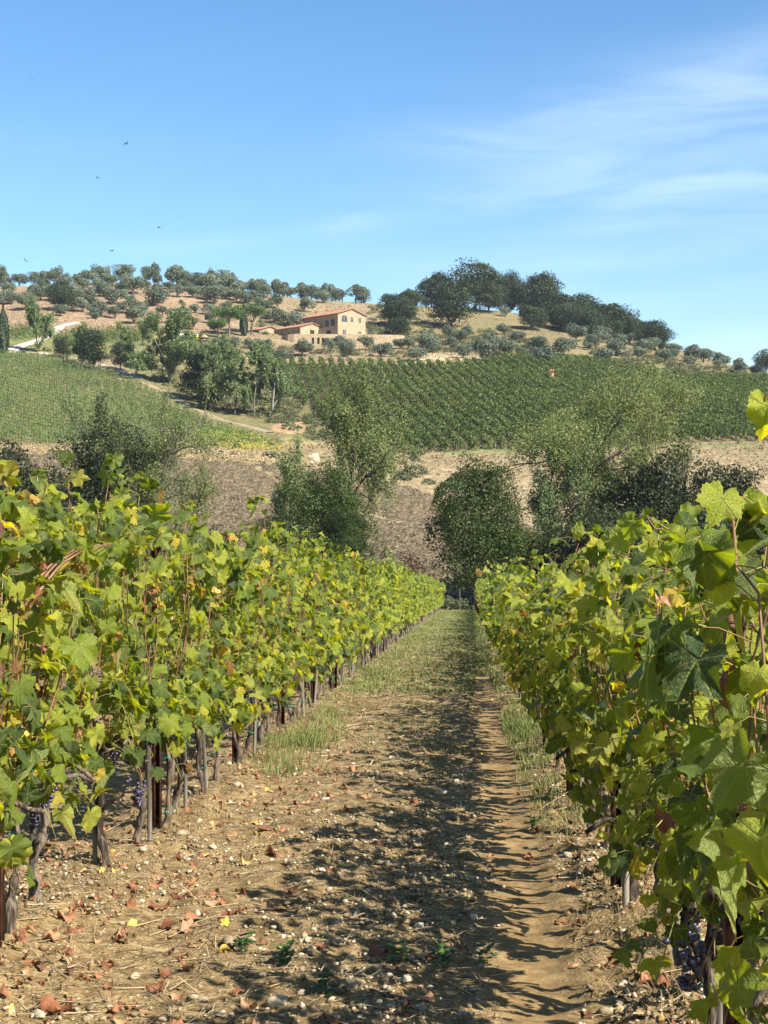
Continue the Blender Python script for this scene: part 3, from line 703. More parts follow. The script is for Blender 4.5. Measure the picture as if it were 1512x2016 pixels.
build_rows()

def special_shoots():
    """the long arching canes and the leaf hanging in at the edge, as the photograph has them"""
    rg = np.random.default_rng(17)
    def P3(px, py, d):
        x, y = wpos(px, d); return np.array([x, y, EYE + (1008 - py) * d / F])
    def attach(o, y, side):
        c = [v for v in S.objects if v.name.startswith('grapevine') and v.type == 'EMPTY' and (v.location.x < 0) == (side == 'left')]
        v = min(c, key=lambda q: abs(q.location.y - y)); o.parent = v; o.location = Vector(o.location) - v.location; return v
    def shoot(pts, side, r0=.006, leaves=6, sc=.08):
        Q = np.array([P3(*p) for p in pts]); t = np.linspace(0, 1, len(Q)); tt = np.linspace(0, 1, 14)
        Q = np.stack([np.interp(tt, t, Q[:, k]) for k in range(3)], 1); base = Q[0].copy()
        mb = MB(); mb.tube(Q - base, np.linspace(r0, .002, len(Q)), 6); o = ob('cane', mb.mesh('cane', M['cane'], True), None, base); v = attach(o, base[1], side)
        for k in range(leaves):
            q = Q[int((k + .7) / leaves * 12.9)]; out_ = unit(rg.normal(0, 1, 3) * [1, 1, .3]); p = q + out_ * .07
            y = unit(np.array([0, 0, -.9]) + out_ * .4 + rg.normal(0, .3, 3)); n = np.array([rg.uniform(-.4, .6), -.8, .5]) + rg.normal(0, .4, 3); z = unit(n - n.dot(y) * y); x = np.cross(y, z); s = sc * rg.uniform(.8, 1.15)
            m = np.eye(4); m[:3, 0] = x * s; m[:3, 1] = y * s; m[:3, 2] = z * s; m[:3, 3] = p - np.array(v.location)
            l = bpy.data.objects.new('leaf', LEAF_HI[rg.integers(12)]); C.objects.link(l); l.parent = v; l.matrix_basis = Matrix(m.tolist())
            mb = MB(); mb.tube([q - np.array(v.location), p - np.array(v.location)], .0014, 4, False); ob('petiole', mb.mesh('petiole', M['petiole']), v)
    # arching canes at the near end of the sunlit row
    for dx in (0, 9, 20): shoot([(18 + dx, 1235, 6.3), (52 + dx, 1170, 6.3), (100 + dx, 1110, 6.4), (150 + dx, 1080, 6.6), (205 + dx, 1072, 6.9)], 'left', .0085, 2)
    shoot([(62, 1090, 6.6), (72, 1010, 6.6), (93, 955, 6.6)], 'left', .006, 5, .075)
    shoot([(10, 1060, 6.2), (30, 1000, 6.2), (8, 950, 6.1)], 'left', .005, 4, .075)
    shoot([(520, 1130, 14.), (535, 1075, 14.), (548, 1035, 14.)], 'left', .006, 9, .095)
    shoot([(490, 1120, 14.2), (500, 1080, 14.2), (497, 1052, 14.2)], 'left', .006, 6, .09)
    shoot([(185, 1080, 7.3), (195, 1030, 7.3), (192, 1000, 7.3)], 'left', .005, 4, .08)
    # beside the wheel track
    shoot([(1330, 1130, 4.3), (1332, 1060, 4.3), (1318, 1040, 4.3), (1290, 1042, 4.3), (1275, 1020, 4.3)], 'right', .004, 6, .05)
    shoot([(1450, 1130, 3.5), (1446, 1060, 3.5), (1440, 990, 3.5), (1470, 975, 3.5)], 'right', .005, 6, .07)
    shoot([(1540, 690, 3.6), (1520, 760, 3.6), (1505, 790, 3.6)], 'right', .005, 0, .08)
    shoot([(1400, 1150, 4.), (1395, 1080, 4.), (1372, 1050, 4.)], 'right', .005, 4, .06)
    p = P3(1500, 797, 3.6); v = min([q for q in S.objects if q.name.startswith('grapevine') and q.type == 'EMPTY' and q.location.x > 0], key=lambda q: abs(q.location.y - 3.6))
    for (dx, dz, yy, nn, s) in ((.012, .0, (-.10, -.1, -1), (-.1, -1, .12), .070),):
        y = unit(np.array(yy)); n = np.array(nn, float); z = unit(n - n.dot(y) * y); x = np.cross(y, z); m = np.eye(4); m[:3, 0] = x * s; m[:3, 1] = y * s; m[:3, 2] = z * s; m[:3, 3] = p + [dx, 0, dz] - np.array(v.location)
        l = bpy.data.objects.new('leaf', LEAF_HI[2]); C.objects.link(l); l.parent = v; l.matrix_basis = Matrix(m.tolist())
special_shoots()

def posts_wires():
    mb = MB(); w, t = .052, .006
    mb.box((0, w / 2, .9), (w, t, 2.0)); mb.box((-w / 2 + t / 2, 0, .9), (t, w - t * 1.01, 2.0)); mb.box((w / 2 - t / 2, 0, .9), (t, w - t * 1.01, 2.0))
    mb.box((-w / 4, -w / 2, .9), (w / 2.6, t, 2.0)) 
    pm = mb.mesh('trellis_post', M['corten'])
    for side, x, y0 in (('left', ROWS['left'], 6.25), ('right', .74, 4.25)):
        k = 0; y = y0
        while y < 115:
            o = ob('trellis_post', pm, None, (x, y, float(ground(x, y))), category='metal post', group='rusty trellis posts of the near rows',
                   label=(f'{ORD[k]} rusty trellis post from the near end {WORDS[side]}' if k < 5 else f'rusty trellis post in the {stretch(y)} {WORDS[side]}'))
            hgt = row_heights(side, y); o.scale[2] = (hgt - .12) / 1.9; k += 1; y += 3.3
        for hz, nm in ((.78, 'lowest'), (1.12, 'middle'), (1.5, 'topmost')):
            mb = MB(); ys = np.arange(y0 - 4, 115.2, 3.3); mb.tube(np.stack([np.full(len(ys), x + .03), ys, ground(np.full(len(ys), x), ys) + hz], 1), .0013, 4); 
            ob('trellis_wire', mb.mesh('trellis_wire', M['wire']), None, category='wire', group='trellis wires', label=f'{nm} trellis wire {WORDS[side]}')
posts_wires()

def side_rows():
    """the neighbouring rows behind, seen only through the gaps below the canopy"""
    rg = np.random.default_rng(9); VV = []; TT = []; UU = []; off = 0; tk = MB()
    for x0 in (-4.7, 3.5):
        for y in np.arange(3, 114, .8):
            d = .40
            v = gen_vine(rg, 1.85, shoots=10, dens=d); P = v['pos'] + [x0, y, float(ground(x0, y))]
            V, T, U = place_geo(G_LOW, P, v['tip'], v['nrm'], v['sc'] * 1.5, rg); VV.append(V); TT.append(T + off); UU.append(U); off += len(V)
            z = float(ground(x0, y)); tk.tube([[x0 + rg.normal(0, .02), y, z - .05], [x0 + rg.normal(0, .03), y + .02, z + .4], [x0, y, z + .85]], [.035, .026, .022], 5)
    ob('neighbouring_vine_rows', mesh('vine_foliage', np.concatenate(VV), np.concatenate(TT), M['leaf_mesh'], uv=np.concatenate(UU), smooth=True), kind='stuff', label='further rows of grapevines beyond the two flanking the path')
    o = bpy.data.objects['neighbouring_vine_rows']; ob('trunks', tk.mesh('trunks', M['bark']), o, kind='stuff')
side_rows()

def haze_box():
    mb = MB(); mb.box((0, 520, 45), (2600, 1500, 0)); V = []
    mb = MB(); mb.box((0, 470, 51), (2400, 1260, 138)); m, nt = mat('air'); v = nd(nt, 'ShaderNodeVolumePrincipled', {'Color': (.80, .88, 1.0, 1), 'Density': HAZE, 'Anisotropy': .25})
    nt.nodes.remove(nt.nodes[0]) if False else None
    nd(nt, 'ShaderNodeOutputMaterial', {'Volume': v.outputs[0]}); ob('haze', mb.mesh('haze', m), kind='stuff', label='thin blue haze in the air over the valley')
HAZE = .00009
haze_box()
# ------------------------------------------------------------------ what lies on the path
def rock_geo(rg, base, flat=.6, rough=.22):
    V = base[0].copy(); n = V / np.linalg.norm(V, axis=1)[:, None]
    k = 1 + rough * sum(np.sin(n @ rg.normal(0, 2.2, 3) + rg.uniform(0, 6)) for _ in range(3)) / 1.6
    for _ in range(9):       # planed faces
        a = unit(rg.normal(0, 1, 3)); c = rg.uniform(.42, .75); s = (n * k[:, None]) @ a; k = np.where(s > c, k * c / np.maximum(s, 1e-3), k)
    return n * k[:, None] * [1, rg.uniform(.6, .9), flat * rg.uniform(.7, 1.2)]
STONES = [mesh('stone', rock_geo(np.random.default_rng(200 + k), ICO1, .55), ICO1[1], M['stone']) for k in range(9)]
def path_xy(rg, n, y0, y1, pw=1.0):
    y = y0 * (y1 / y0) ** (rg.random(n) ** pw); x = rg.uniform(-2.6, 1.6, n); return x, y
def litter():
    rg = np.random.default_rng(23)
    x, y = path_xy(rg, 800, 4.9, 17.); k = np.abs(x - .28) > .19; x, y = x[k], y[k]; w = rg.random(len(x)) < np.clip(.45 + .6 * np.exp(-((x - .9) / .3) ** 2) + .3 * np.exp(-((x + .3) / .6) ** 2), 0, 1); x, y = x[w][:290], y[w][:290]
    z = gnear(x, y)
    for a, b, c in zip(x, y, z):
        s = float(np.clip(rg.lognormal(-3.6, .38), .018, .06)); where = 'on the mounded soil by the wheel track' if a > .6 else 'at the foot of the sunlit row' if a < -1.4 else 'on the bare soil of the path'
        o = ob('stone', STONES[rg.integers(9)], None, (a, b, c + s * .3), category='stone', group='pale stones strewn over the path', label=f'{"large" if s > .032 else "small"} pale limestone {where}')
        o.rotation_euler = (rg.normal(0, .25), rg.normal(0, .25), rg.uniform(0, 6.28)); o.scale = (s, s, s)
    # gravel
    x, y = path_xy(rg, 40000, 4.6, 32., 1.0); p = .33 + .5 * np.exp(-((x + .25) / .6) ** 2) + .45 * np.exp(-((x - .9) / .3) ** 2) - 1.2 * np.exp(-((x - .28) / .2) ** 2); p = p + fbm(x / .7, y / .9, 2, 61) * 1.8
    k = rg.random(len(x)) < p * np.clip(14 / y, .25, 1); x, y = x[k], y[k]; n = len(x); s = np.clip(rg.lognormal(-4.5, .5, n), .005, .036) * np.clip(9 / y, .55, 1); z = gnear(x, y) + s * .35 + .003
    base = [rock_geo(np.random.default_rng(300 + q), ICO0, .6, .3) for q in range(8)]; B = np.array(base)[rg.integers(0, 8, n)]
    th = rg.uniform(0, 6.28, n); c, sn = np.cos(th)[:, None], np.sin(th)[:, None]; Bx = B[:, :, 0] * c - B[:, :, 1] * sn; By = B[:, :, 0] * sn + B[:, :, 1] * c
    V = np.stack([Bx * s[:, None] + x[:, None], By * s[:, None] + y[:, None], B[:, :, 2] * s[:, None] + z[:, None]], -1).reshape(-1, 3)
    T = (ICO0[1][None] + (np.arange(n) * len(ICO0[0]))[:, None, None]).reshape(-1, 3)
    ob('gravel', mesh('gravel', V, T, M['stone']), kind='stuff', label='pale gravel scattered over the brown soil of the path')
    # clods on the mound by the wheel track
    n = 8500; y = 4. * (26 / 4.) ** rg.random(n); x = np.where(rg.random(n) < .7, rg.normal(.84, .17, n), rg.normal(-1.85, .22, n)); x[3500:] = rg.uniform(-2.4, 1.5, n - 3500); s = rg.uniform(.008, .034, n) * np.where(np.arange(n) < 3500, 1, .5)
    s = np.where(np.abs(x - .28) < .2, s * .25, s); z = gnear(x, y)
    B = np.array([rock_geo(np.random.default_rng(330 + q), ICO0, .8, .4) for q in range(6)])[rg.integers(0, 6, n)]
    V = (B * s[:, None, None] + np.stack([x, y, z], -1)[:, None]).reshape(-1, 3); T = (ICO0[1][None] + (np.arange(n) * len(ICO0[0]))[:, None, None]).reshape(-1, 3)
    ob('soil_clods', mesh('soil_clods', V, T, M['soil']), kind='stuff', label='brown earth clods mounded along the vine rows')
    # fallen leaves
    n = 420; x, y = path_xy(rg, n, 4.9, 14.); w = rg.random(n) < np.clip(.25 + .6 * (x < -.9) + .35 * (x > .6) - .5 * (np.abs(x - .28) < .2), 0, 1); x, y = x[w][:150], y[w][:150]; z = gnear(x, y)
    for a, b, c in zip(x, y, z):
        s = rg.uniform(.035, .075); where = 'among the clods by the wheel track' if a > .6 else 'under the sunlit row' if a < -1.2 else 'on the path'
        o = ob('fallen_leaf', LEAF_DRY[rg.integers(4)], None, (a, b, c + .018), category='dry leaf', group='dry vine leaves fallen on the path', label=f'curled red-brown fallen vine leaf {where}')
        o.rotation_euler = (rg.normal(0, .22), rg.normal(0, .22), rg.uniform(0, 6.28)); o.scale = (s, s, s * rg.uniform(.35, .8))
    n = 3800; x, y = path_xy(rg, n, 5, 50.); w = rg.random(n) < np.clip(.08 + .6 * (x < -1.1) + .25 * (x > .5), 0, 1); x, y = x[w], y[w]; n = len(x); z = gnear(x, y) + .012
    geos = [leaf_geo(14, (.5, 1.,), 60 + q, .2, .1, .3, 0, .7) for q in range(4)]; an = rg.uniform(0, 6.28, n)
    V, T, U = place_geo(geos, np.stack([x, y, z], 1), np.stack([np.cos(an), np.sin(an), rg.normal(0, .3, n)], 1), np.stack([rg.normal(0, .4, n), rg.normal(0, .4, n), np.ones(n)], 1), rg.uniform(.018, .045, n), rg)
    ob('leaf_litter', mesh('leaf_litter', V, T, M['dry'], uv=U), kind='stuff', label='small reddish bits of dry vine leaf littering the soil')
    # straw and thin dry stems
    n = 15000; x, y = path_xy(rg, n, 4.8, 45.); w = np.abs(x - .31) > .14 + .12 * rg.random(n); x, y = x[w], y[w]; n = len(x); z = gnear(x, y) + .008
    L = rg.uniform(.02, .11, n) * np.clip(y / 12, 1, 2); an = rg.normal(0, .9, n) + np.where(rg.random(n) < .5, 0, math.pi); dx = np.stack([np.cos(an), np.sin(an) * 1., rg.uniform(-.1, .45, n) * (rg.random(n) < .5)], 1) * L[:, None]
    wd = np.stack([-np.sin(an), np.cos(an), rg.uniform(-.5, .8, n)], 1) * (rg.uniform(.0012, .0030, n) * np.clip(y / 9, 1, 3))[:, None]; P = np.stack([x, y, z], 1)
    V = np.stack([P - dx - wd, P - dx + wd, P + dx + wd * .5 + [0, 0, .006], P + dx - wd * .5 + [0, 0, .006]], 1).reshape(-1, 3); ob('straw', mesh('straw', V, np.arange(n * 4).reshape(n, 4), M['straw']), kind='stuff', label='short dry stems and straw over the stony soil')
    # twigs
    for k in range(46):
        x, y = path_xy(rg, 1, 5.2, 12.); x, y = float(x[0]), float(y[0])
        if abs(x - .28) < .15: continue
        L = rg.uniform(.12, .4); a = rg.normal(0, .8); t = np.linspace(-.5, .5, 6); P = np.stack([t * L * math.cos(a) + rg.normal(0, .006, 6), t * L * math.sin(a) + rg.normal(0, .006, 6), np.abs(rg.normal(.012, .008, 6))], 1)
        gz = gnear(P[:, 0] + x, P[:, 1] + y); P[:, 2] += gz - gz.mean(); mb = MB(); mb.tube(P, np.linspace(rg.uniform(.003, .007), .002, 6), 5)
        ob('twig', mb.mesh('twig', M['twig'], True), None, (x, y, float(gz.mean())), category='twig', group='dry pruned twigs on the ground', label=f'dry brown {"long" if L > .27 else "short"} vine twig lying {"under the sunlit row" if x < -1.2 else "by the wheel track" if x > .5 else "on the path"}')
litter()
def blades(name, x, y, h, wd, mt, label, rg, spread=.5):
    n = len(x); z = gnear(x, y) - .01; an = rg.uniform(0, 6.28, n); ln = rg.normal(0, spread, (n, 2)) * h[:, None]
    P = np.stack([x, y, z], 1); s = np.stack([np.cos(an), np.sin(an), np.zeros(n)], 1) * wd[:, None]
    m = P + np.stack([ln[:, 0] * .35, ln[:, 1] * .35, h * .6], 1); t = P + np.stack([ln[:, 0], ln[:, 1], h * rg.uniform(.75, 1., n)], 1)
    V = np.stack([P - s, P + s, m + s * .7, m - s * .7, t], 1).reshape(-1, 3); k = np.arange(n)[:, None] * 5
    ob(name, mesh(name, V, [k + [0, 1, 2, 3], k + [3, 2, 4]], mt), kind='stuff', label=label)
def near_grass():
    rg = np.random.default_rng(31)
    def tufts(n, xs, ys, per, sp, h, wd):
        tx = np.repeat(xs, per) + rg.normal(0, sp, len(xs) * per); ty = np.repeat(ys, per) + rg.normal(0, sp * 1.6, len(xs) * per)
        return tx, ty, rg.uniform(.35, 1., len(tx)) * h, rg.uniform(.6, 1.3, len(tx)) * wd
    A = []
    A.append(tufts(0, rg.normal(-1.58, .15, 100), np.concatenate([rg.normal(15, 1.3, 55), rg.uniform(12, 28, 45)]), 30, .09, .16, .0035))
    A.append(tufts(0, rg.normal(.60, .10, 90) , np.concatenate([rg.normal(16, 1.8, 60), rg.uniform(9.5, 24, 30)]), 34, .09, .17, .0035))
    A.append(tufts(0, rg.normal(-.45, .32, 240), rg.uniform(12.5, 24, 240), 14, .10, .06, .003))
    yy = 22 * (114 / 22) ** rg.random(2600); A.append(tufts(0, rg.uniform(-1.9, .8, 2600), yy, 12, .2, .085, .010))
    yy = 24 * (114 / 24) ** rg.random(900); A.append(tufts(0, np.where(rg.random(900) < .5, rg.normal(-1.6, .16, 900), rg.normal(.60, .13, 900)), yy, 7, .16, .13, .008))
    x, y, h, w = [np.concatenate(q) for q in zip(*A)]; k = ~((np.abs(x - .28) < .13) & (y < 28)); blades('grass', x[k], y[k], h[k], w[k], M['grass'], 'low grass growing along the vine rows and down the path', rg)
    B = []
    B.append(tufts(0, rg.normal(-.45, .35, 120), rg.uniform(5.5, 16, 120), 16, .05, .07, .0016))
    B.append(tufts(0, rg.normal(.88, .16, 170), rg.uniform(4.6, 16, 170), 14, .06, .16, .0016))
    B.append(tufts(0, rg.normal(-1.85, .16, 90), rg.uniform(7, 18, 90), 14, .07, .14, .002))
    yy = 14 * (70 / 14) ** rg.random(900); B.append(tufts(0, rg.uniform(-1.9, .8, 900), yy, 9, .14, .06, .005))
    x, y, h, w = [np.concatenate(q) for q in zip(*B)]; k = ~((np.abs(x - .28) < .15) & (y < 28)); blades('dry_grass', x[k], y[k], h[k], w[k], M['drygrass'], 'dry grass stubble and thin dead stalks along the path', rg, .7)
    for q, (px, py) in enumerate([(560, 1905), (955, 1880) , (785, 1885), (870, 1895), (480, 1880), (640, 1965), (350, 1480), (1050, 1640)]):
        d = 4650. / (py - 1160); x, y = wpos(px, d); x = float(x); y = float(y); n = 26; a = rg.uniform(0, 6.28, n); r = rg.uniform(0, .04, n); hh = rg.uniform(.005, .09, n)
        P = np.stack([r * np.cos(a), r * np.sin(a), hh], 1); tip = np.stack([np.cos(a), np.sin(a), rg.uniform(0, 1, n)], 1); nr = np.stack([-np.cos(a) * .5, -np.sin(a) * .5, np.ones(n)], 1)
        V, T, U = place_geo([leaf_geo(8, (1.,), 3, .2, .3, .1)], P, tip, nr, rg.uniform(.012, .026, n), rg)
        ob('weed', mesh('weed', V, T, M['weed'], uv=U), None, (x, y, float(gnear(x, y))), category='weed', group='small green weeds on the path', label=['tiny weed among stones at the shaded middle of the path', 'small weed beside the long dark shadow', 'leafy weed, tallest of those on the stony path', 'green weed just past the tallest one on the stones', 'tiny weed near red fallen leaves', 'small weed at the front of the path', 'green weed at the foot of the sunlit vines', 'drooping weed lying in the wheel track'][q])
near_grass()

# ------------------------------------------------------------------ trees
M['olive'] = foliage_mat('olive_foliage', (.05, .068, .042), (.15, .18, .115), (.23, .26, .18), .12, (1, 1.1, .8), .05, .6, .25)
M['oak'] = foliage_mat('oak_foliage', (.011, .022, .007), (.038, .060, .018), None, .18, None, .08)
M['oak_bright'] = foliage_mat('field_maple_foliage', (.015, .028, .005), (.062, .092, .015), None, .3, None, .3)
M['poplar'] = foliage_mat('poplar_foliage', (.085, .11, .038), (.24, .27, .10), (.42, .38, .12), .35, (1.2, 1.3, .6), .35, .6, .2)
M['poplar_far'] = foliage_mat('far_poplar_foliage', (.075, .11, .045), (.22, .27, .12), None, .3, None, .12, .6, .2)
M['dark'] = foliage_mat('dark_thicket', (.009, .015, .004), (.034, .046, .011), None, .2, None, .3)
M['cypress'] = foliage_mat('cypress_foliage', (.012, .025, .011), (.035, .058, .022), None, .1, None, .5)
M['pine'] = foliage_mat('pine_foliage', (.035, .07, .015), (.085, .145, .030), None, .15, None, .2)
M['scrub'] = foliage_mat('scrub_foliage', (.045, .055, .022), (.125, .135, .058), (.25, .20, .10), .2, (1, 1.1, .7), .05)
M['brownbush'] = foliage_mat('withered_bush', (.05, .03, .015), (.13, .075, .035), None, .2, (1, 1, 1), .4)
M['farvine'] = foliage_mat('far_vine_foliage', (.034, .052, .012), (.105, .14, .028), (.20, .19, .055), .3, None, .05)
M['youngvine'] = foliage_mat('young_vine_foliage', (.04, .085, .018), (.12, .19, .04), None, .3, None, .06)

def quads(P, N, s, rg, asp=1.0):
    """leaf-sized faces at P facing N"""
    n = len(P); N = unit(N); a = unit(np.cross(N, rg.normal(0, 1, (n, 3)))); b = np.cross(N, a)
    s = np.broadcast_to(s, n)[:, None]; a = a * s * .5; b = b * s * .5 * asp
    V = np.stack([P - a * 1.1 - b * .5, P + a * 1.1 - b * .6, P + b * 1.1], 1).reshape(-1, 3)
    return V, np.arange(n * 3).reshape(n, 3)
def clump_pts(rg, R3, K, rc, n, hollow=.5, flat=.8, low=-1.0):
    d = unit(rg.normal(0, 1, (K * 3, 3))); d = d[d[:, 2] > low][:K]; K = len(d)
    f = rg.uniform(hollow, 1.12, K) ** .7; c = d * f[:, None] * (np.array(R3) - rc * .55)
    cr = rc * rg.uniform(.45, 1.3, K); w = cr ** 2; ci = rg.choice(K, n, p=w / w.sum())
    u = unit(rg.normal(0, 1, (n, 3)) + [0, 0, .25]); rad = rg.uniform(.55, 1.08, n) ** .7
    return c[ci] + u * (cr[ci] * rad)[:, None] * [1, 1, flat], u + rg.normal(0, .55, (n, 3)), c
def limbs(mb, base, fork, tips, rg, r0, sag=.1, n=6):
    mb.tube(np.stack([np.linspace(base[k], fork[k], 6) + (rg.normal(0, r0 * .35, 6) if k < 2 else 0) for k in range(3)], 1), np.linspace(r0 * 1.25, r0 * .8, 6), n + 2)
    for t in tips:
        q = np.linspace(0, 1, 6)[:, None]; P = fork * (1 - q) + t * q; P = P + np.sin(q * 3.14) * rg.normal(0, .08, 3) * np.linalg.norm(t - fork) + [0, 0, sag] * (np.sin(q * 3.14)) * 1.0
        mb.tube(P, np.linspace(r0 * rg.uniform(.35, .6), r0 * .06, 6), n, False)
def tree_meshes(seed, h, w, kind):
    rg = np.random.default_rng(seed); mb = MB()
    K = dict(olive=(15, .27, 2600, .068, 'olive'), oak=(60, .24, 8000, .042, 'oak'), bright=(64, .19, 34000, .0215, 'oak_bright'), thicket=(50, .2, 18000, .026, 'dark'),
             scrub=(22, .26, 1200, .06, 'scrub'), pine=(40, .2, 5000, .04, 'pine'), cypress=(60, .2, 8000, .05, 'cypress'), sapling=(30, .2, 4500, .036, 'oak_bright'), brown=(30, .2, 1500, .035, 'brownbush'))[kind]
    base = np.zeros(3); low = -.04 if kind == 'oak' else .07 if kind == 'olive' else 0.0
    if kind == 'pine': low = .5
    cz = h * (low + (1 - low) / 2); R3 = np.array([w / 2, w / 2, h * (1 - low) / 2])
    if kind == 'cypress':
        n = K[2]; z = rg.random(n) ** .8; r = w / 2 * np.sin(np.clip(z * 1.05 + .07, 0, 1) * math.pi) ** .55 * (1 - z * .35); a = rg.uniform(0, 6.28, n); r = r * rg.uniform(.75, 1.05, n) * (1 + .12 * np.sin(a * 5 + z * 9))
        P = np.stack([r * np.cos(a), r * np.sin(a), .03 * h + z * h * .97], 1); N = np.stack([np.cos(a), np.sin(a), np.full(n, .5)], 1) + rg.normal(0, .4, (n, 3)); s = w * .13
        limbs(mb, base, np.array([0, 0, h * .6]), [], rg, w * .07)
    else:
        P, N, c = clump_pts(rg, R3, K[0], w * K[1], K[2], .45 if kind != 'olive' else .3, .78, -.75 if kind != 'pine' else -.3)
        bul = 1 + .32 * fbm(P[:, 0] / w * 3 + seed, P[:, 2] / w * 3, 2, seed)[:, None] * 2; P = P * bul + [0, 0, cz]; c = c + [0, 0, cz]; s = w * K[3] * rg.uniform(.7, 1.3, len(P))
        if low < .1: P[:, 2] = np.maximum(P[:, 2], .02 * h)
        fork = np.array([rg.normal(0, .03) * w, rg.normal(0, .03) * w, h * max(low * .8, .12)])
        r0 = w * {'olive': .04, 'oak': .03, 'pine': .03}.get(kind, .018)
        if kind == 'olive':
            for _ in range(2):
                limbs(mb, base + rg.normal(0, .03 * w, 3) * [1, 1, 0], fork + rg.normal(0, .07 * w, 3) * [1, 1, .3], c[rg.choice(len(c), 4)], rg, r0 * .8, 0, 5)
        else: limbs(mb, base, fork, c[rg.choice(len(c), min(len(c), 14 if kind in ('bright', 'thicket') else 9))], rg, r0, 0, 5)
    V, Q = quads(P, N, s, rg, .8)
    return mb.mesh('trunk', M['bark_tree'], True), mesh('crown', V, Q, M[K[4]])

def grow_tree(seed, h, w, dens=8000, leaf=.15, lean=(0, 0), bare=.28, forks=5, m_leaf='poplar', m_bark='bark_tree', up=.55, depth=4, sparse=0.0, r0=None):
    """an open-crowned tree grown limb by limb, leaves sitting along the outer twigs"""
    rg = np.random.default_rng(seed); mb = MB(); tw = []
    r0 = r0 or h * .016
    def branch(p, d, L, r, lev):
        n = 6 if lev < 2 else 4; P = [p]; q = d
        for _ in range(n - 1):
            q = unit(q + rg.normal(0, .13 + .05 * lev, 3) + [0, 0, .07 * (up if lev else 0)]); P.append(P[-1] + q * L / (n - 1))
        P = np.array(P); mb.tube(P, np.linspace(r, r * .55 if lev < depth else r * .25, n), 8 if lev == 0 else 5 if lev < 3 else 3, False)
        if lev >= depth - 1: tw.append(P)
        if lev >= depth: return
        k = forks if lev < 2 else rg.integers(3, 5)
        for j in range(k):
            f = rg.uniform(.35, 1.) if lev else rg.uniform(bare, 1.); i = min(int(f * (n - 1)), n - 2); b = P[i] + (P[i + 1] - P[i]) * (f * (n - 1) - i)
            sd = unit(rg.normal(0, 1, 3) * [1, 1, .5]); nd_ = unit(q * rg.uniform(.35, .8) + sd * (w / h) * rg.uniform(.8, 1.7) + [0, 0, up * rg.uniform(.2, .9)])
            branch(b, nd_, L * rg.uniform(.45, .68), r * .52, lev + 1)
    branch(np.zeros(3), unit(np.array([lean[0], lean[1], 1.0])), h * .58, r0, 0)
    allp = np.concatenate(tw); top = np.percentile(allp[:, 2], 99.5); wid = np.percentile(np.abs(allp[:, :2] - allp[:, :2].mean(0)).max(1), 98)
    T = np.array([P[rg.integers(0, len(P))] for P in tw]); idx = rg.integers(0, len(tw), dens); f = rg.random(dens)
    C0 = np.array([P[0] for P in tw]); C1 = np.array([P[-1] for P in tw]); keep = rg.random(len(tw)) > sparse; idx = np.nonzero(keep)[0][rg.integers(0, keep.sum(), dens)]
    P = C0[idx] * (1 - f[:, None]) + C1[idx] * f[:, None] + rg.normal(0, h * .018, (dens, 3)); N = rg.normal(0, 1, (dens, 3)) + [0, 0, .3]
    V, Q = quads(P, N, leaf * rg.uniform(.6, 1.3, dens), rg, .75)
    S3 = np.array([w / 2 / wid, w / 2 / wid, h / top]); S3[:2] = np.clip(S3[:2], .4, 2.5)
    for k in range(len(mb.V)): mb.V[k] = mb.V[k] * S3
    # keep the leaves leaf-shaped while the frame is stretched to its size
    Cq = V.reshape(-1, 3, 3).mean(1, keepdims=True); V = (V.reshape(-1, 3, 3) - Cq + Cq * S3).reshape(-1, 3)
    return mb.mesh('trunk', M[m_bark], True), mesh('crown', V, Q, M[m_leaf])

def put_tree(name, label, cat, meshes, x, y, z=None, group=None, rz=0.0, sc=(1, 1, 1), sink=.15):
    z = float(ground(x, y)) if z is None else z
    t = thing(name, label, cat, (x, y, z - sink), group, rz); t.scale = sc
    ob('trunk', meshes[0], t); ob('crown', meshes[1], t); return t

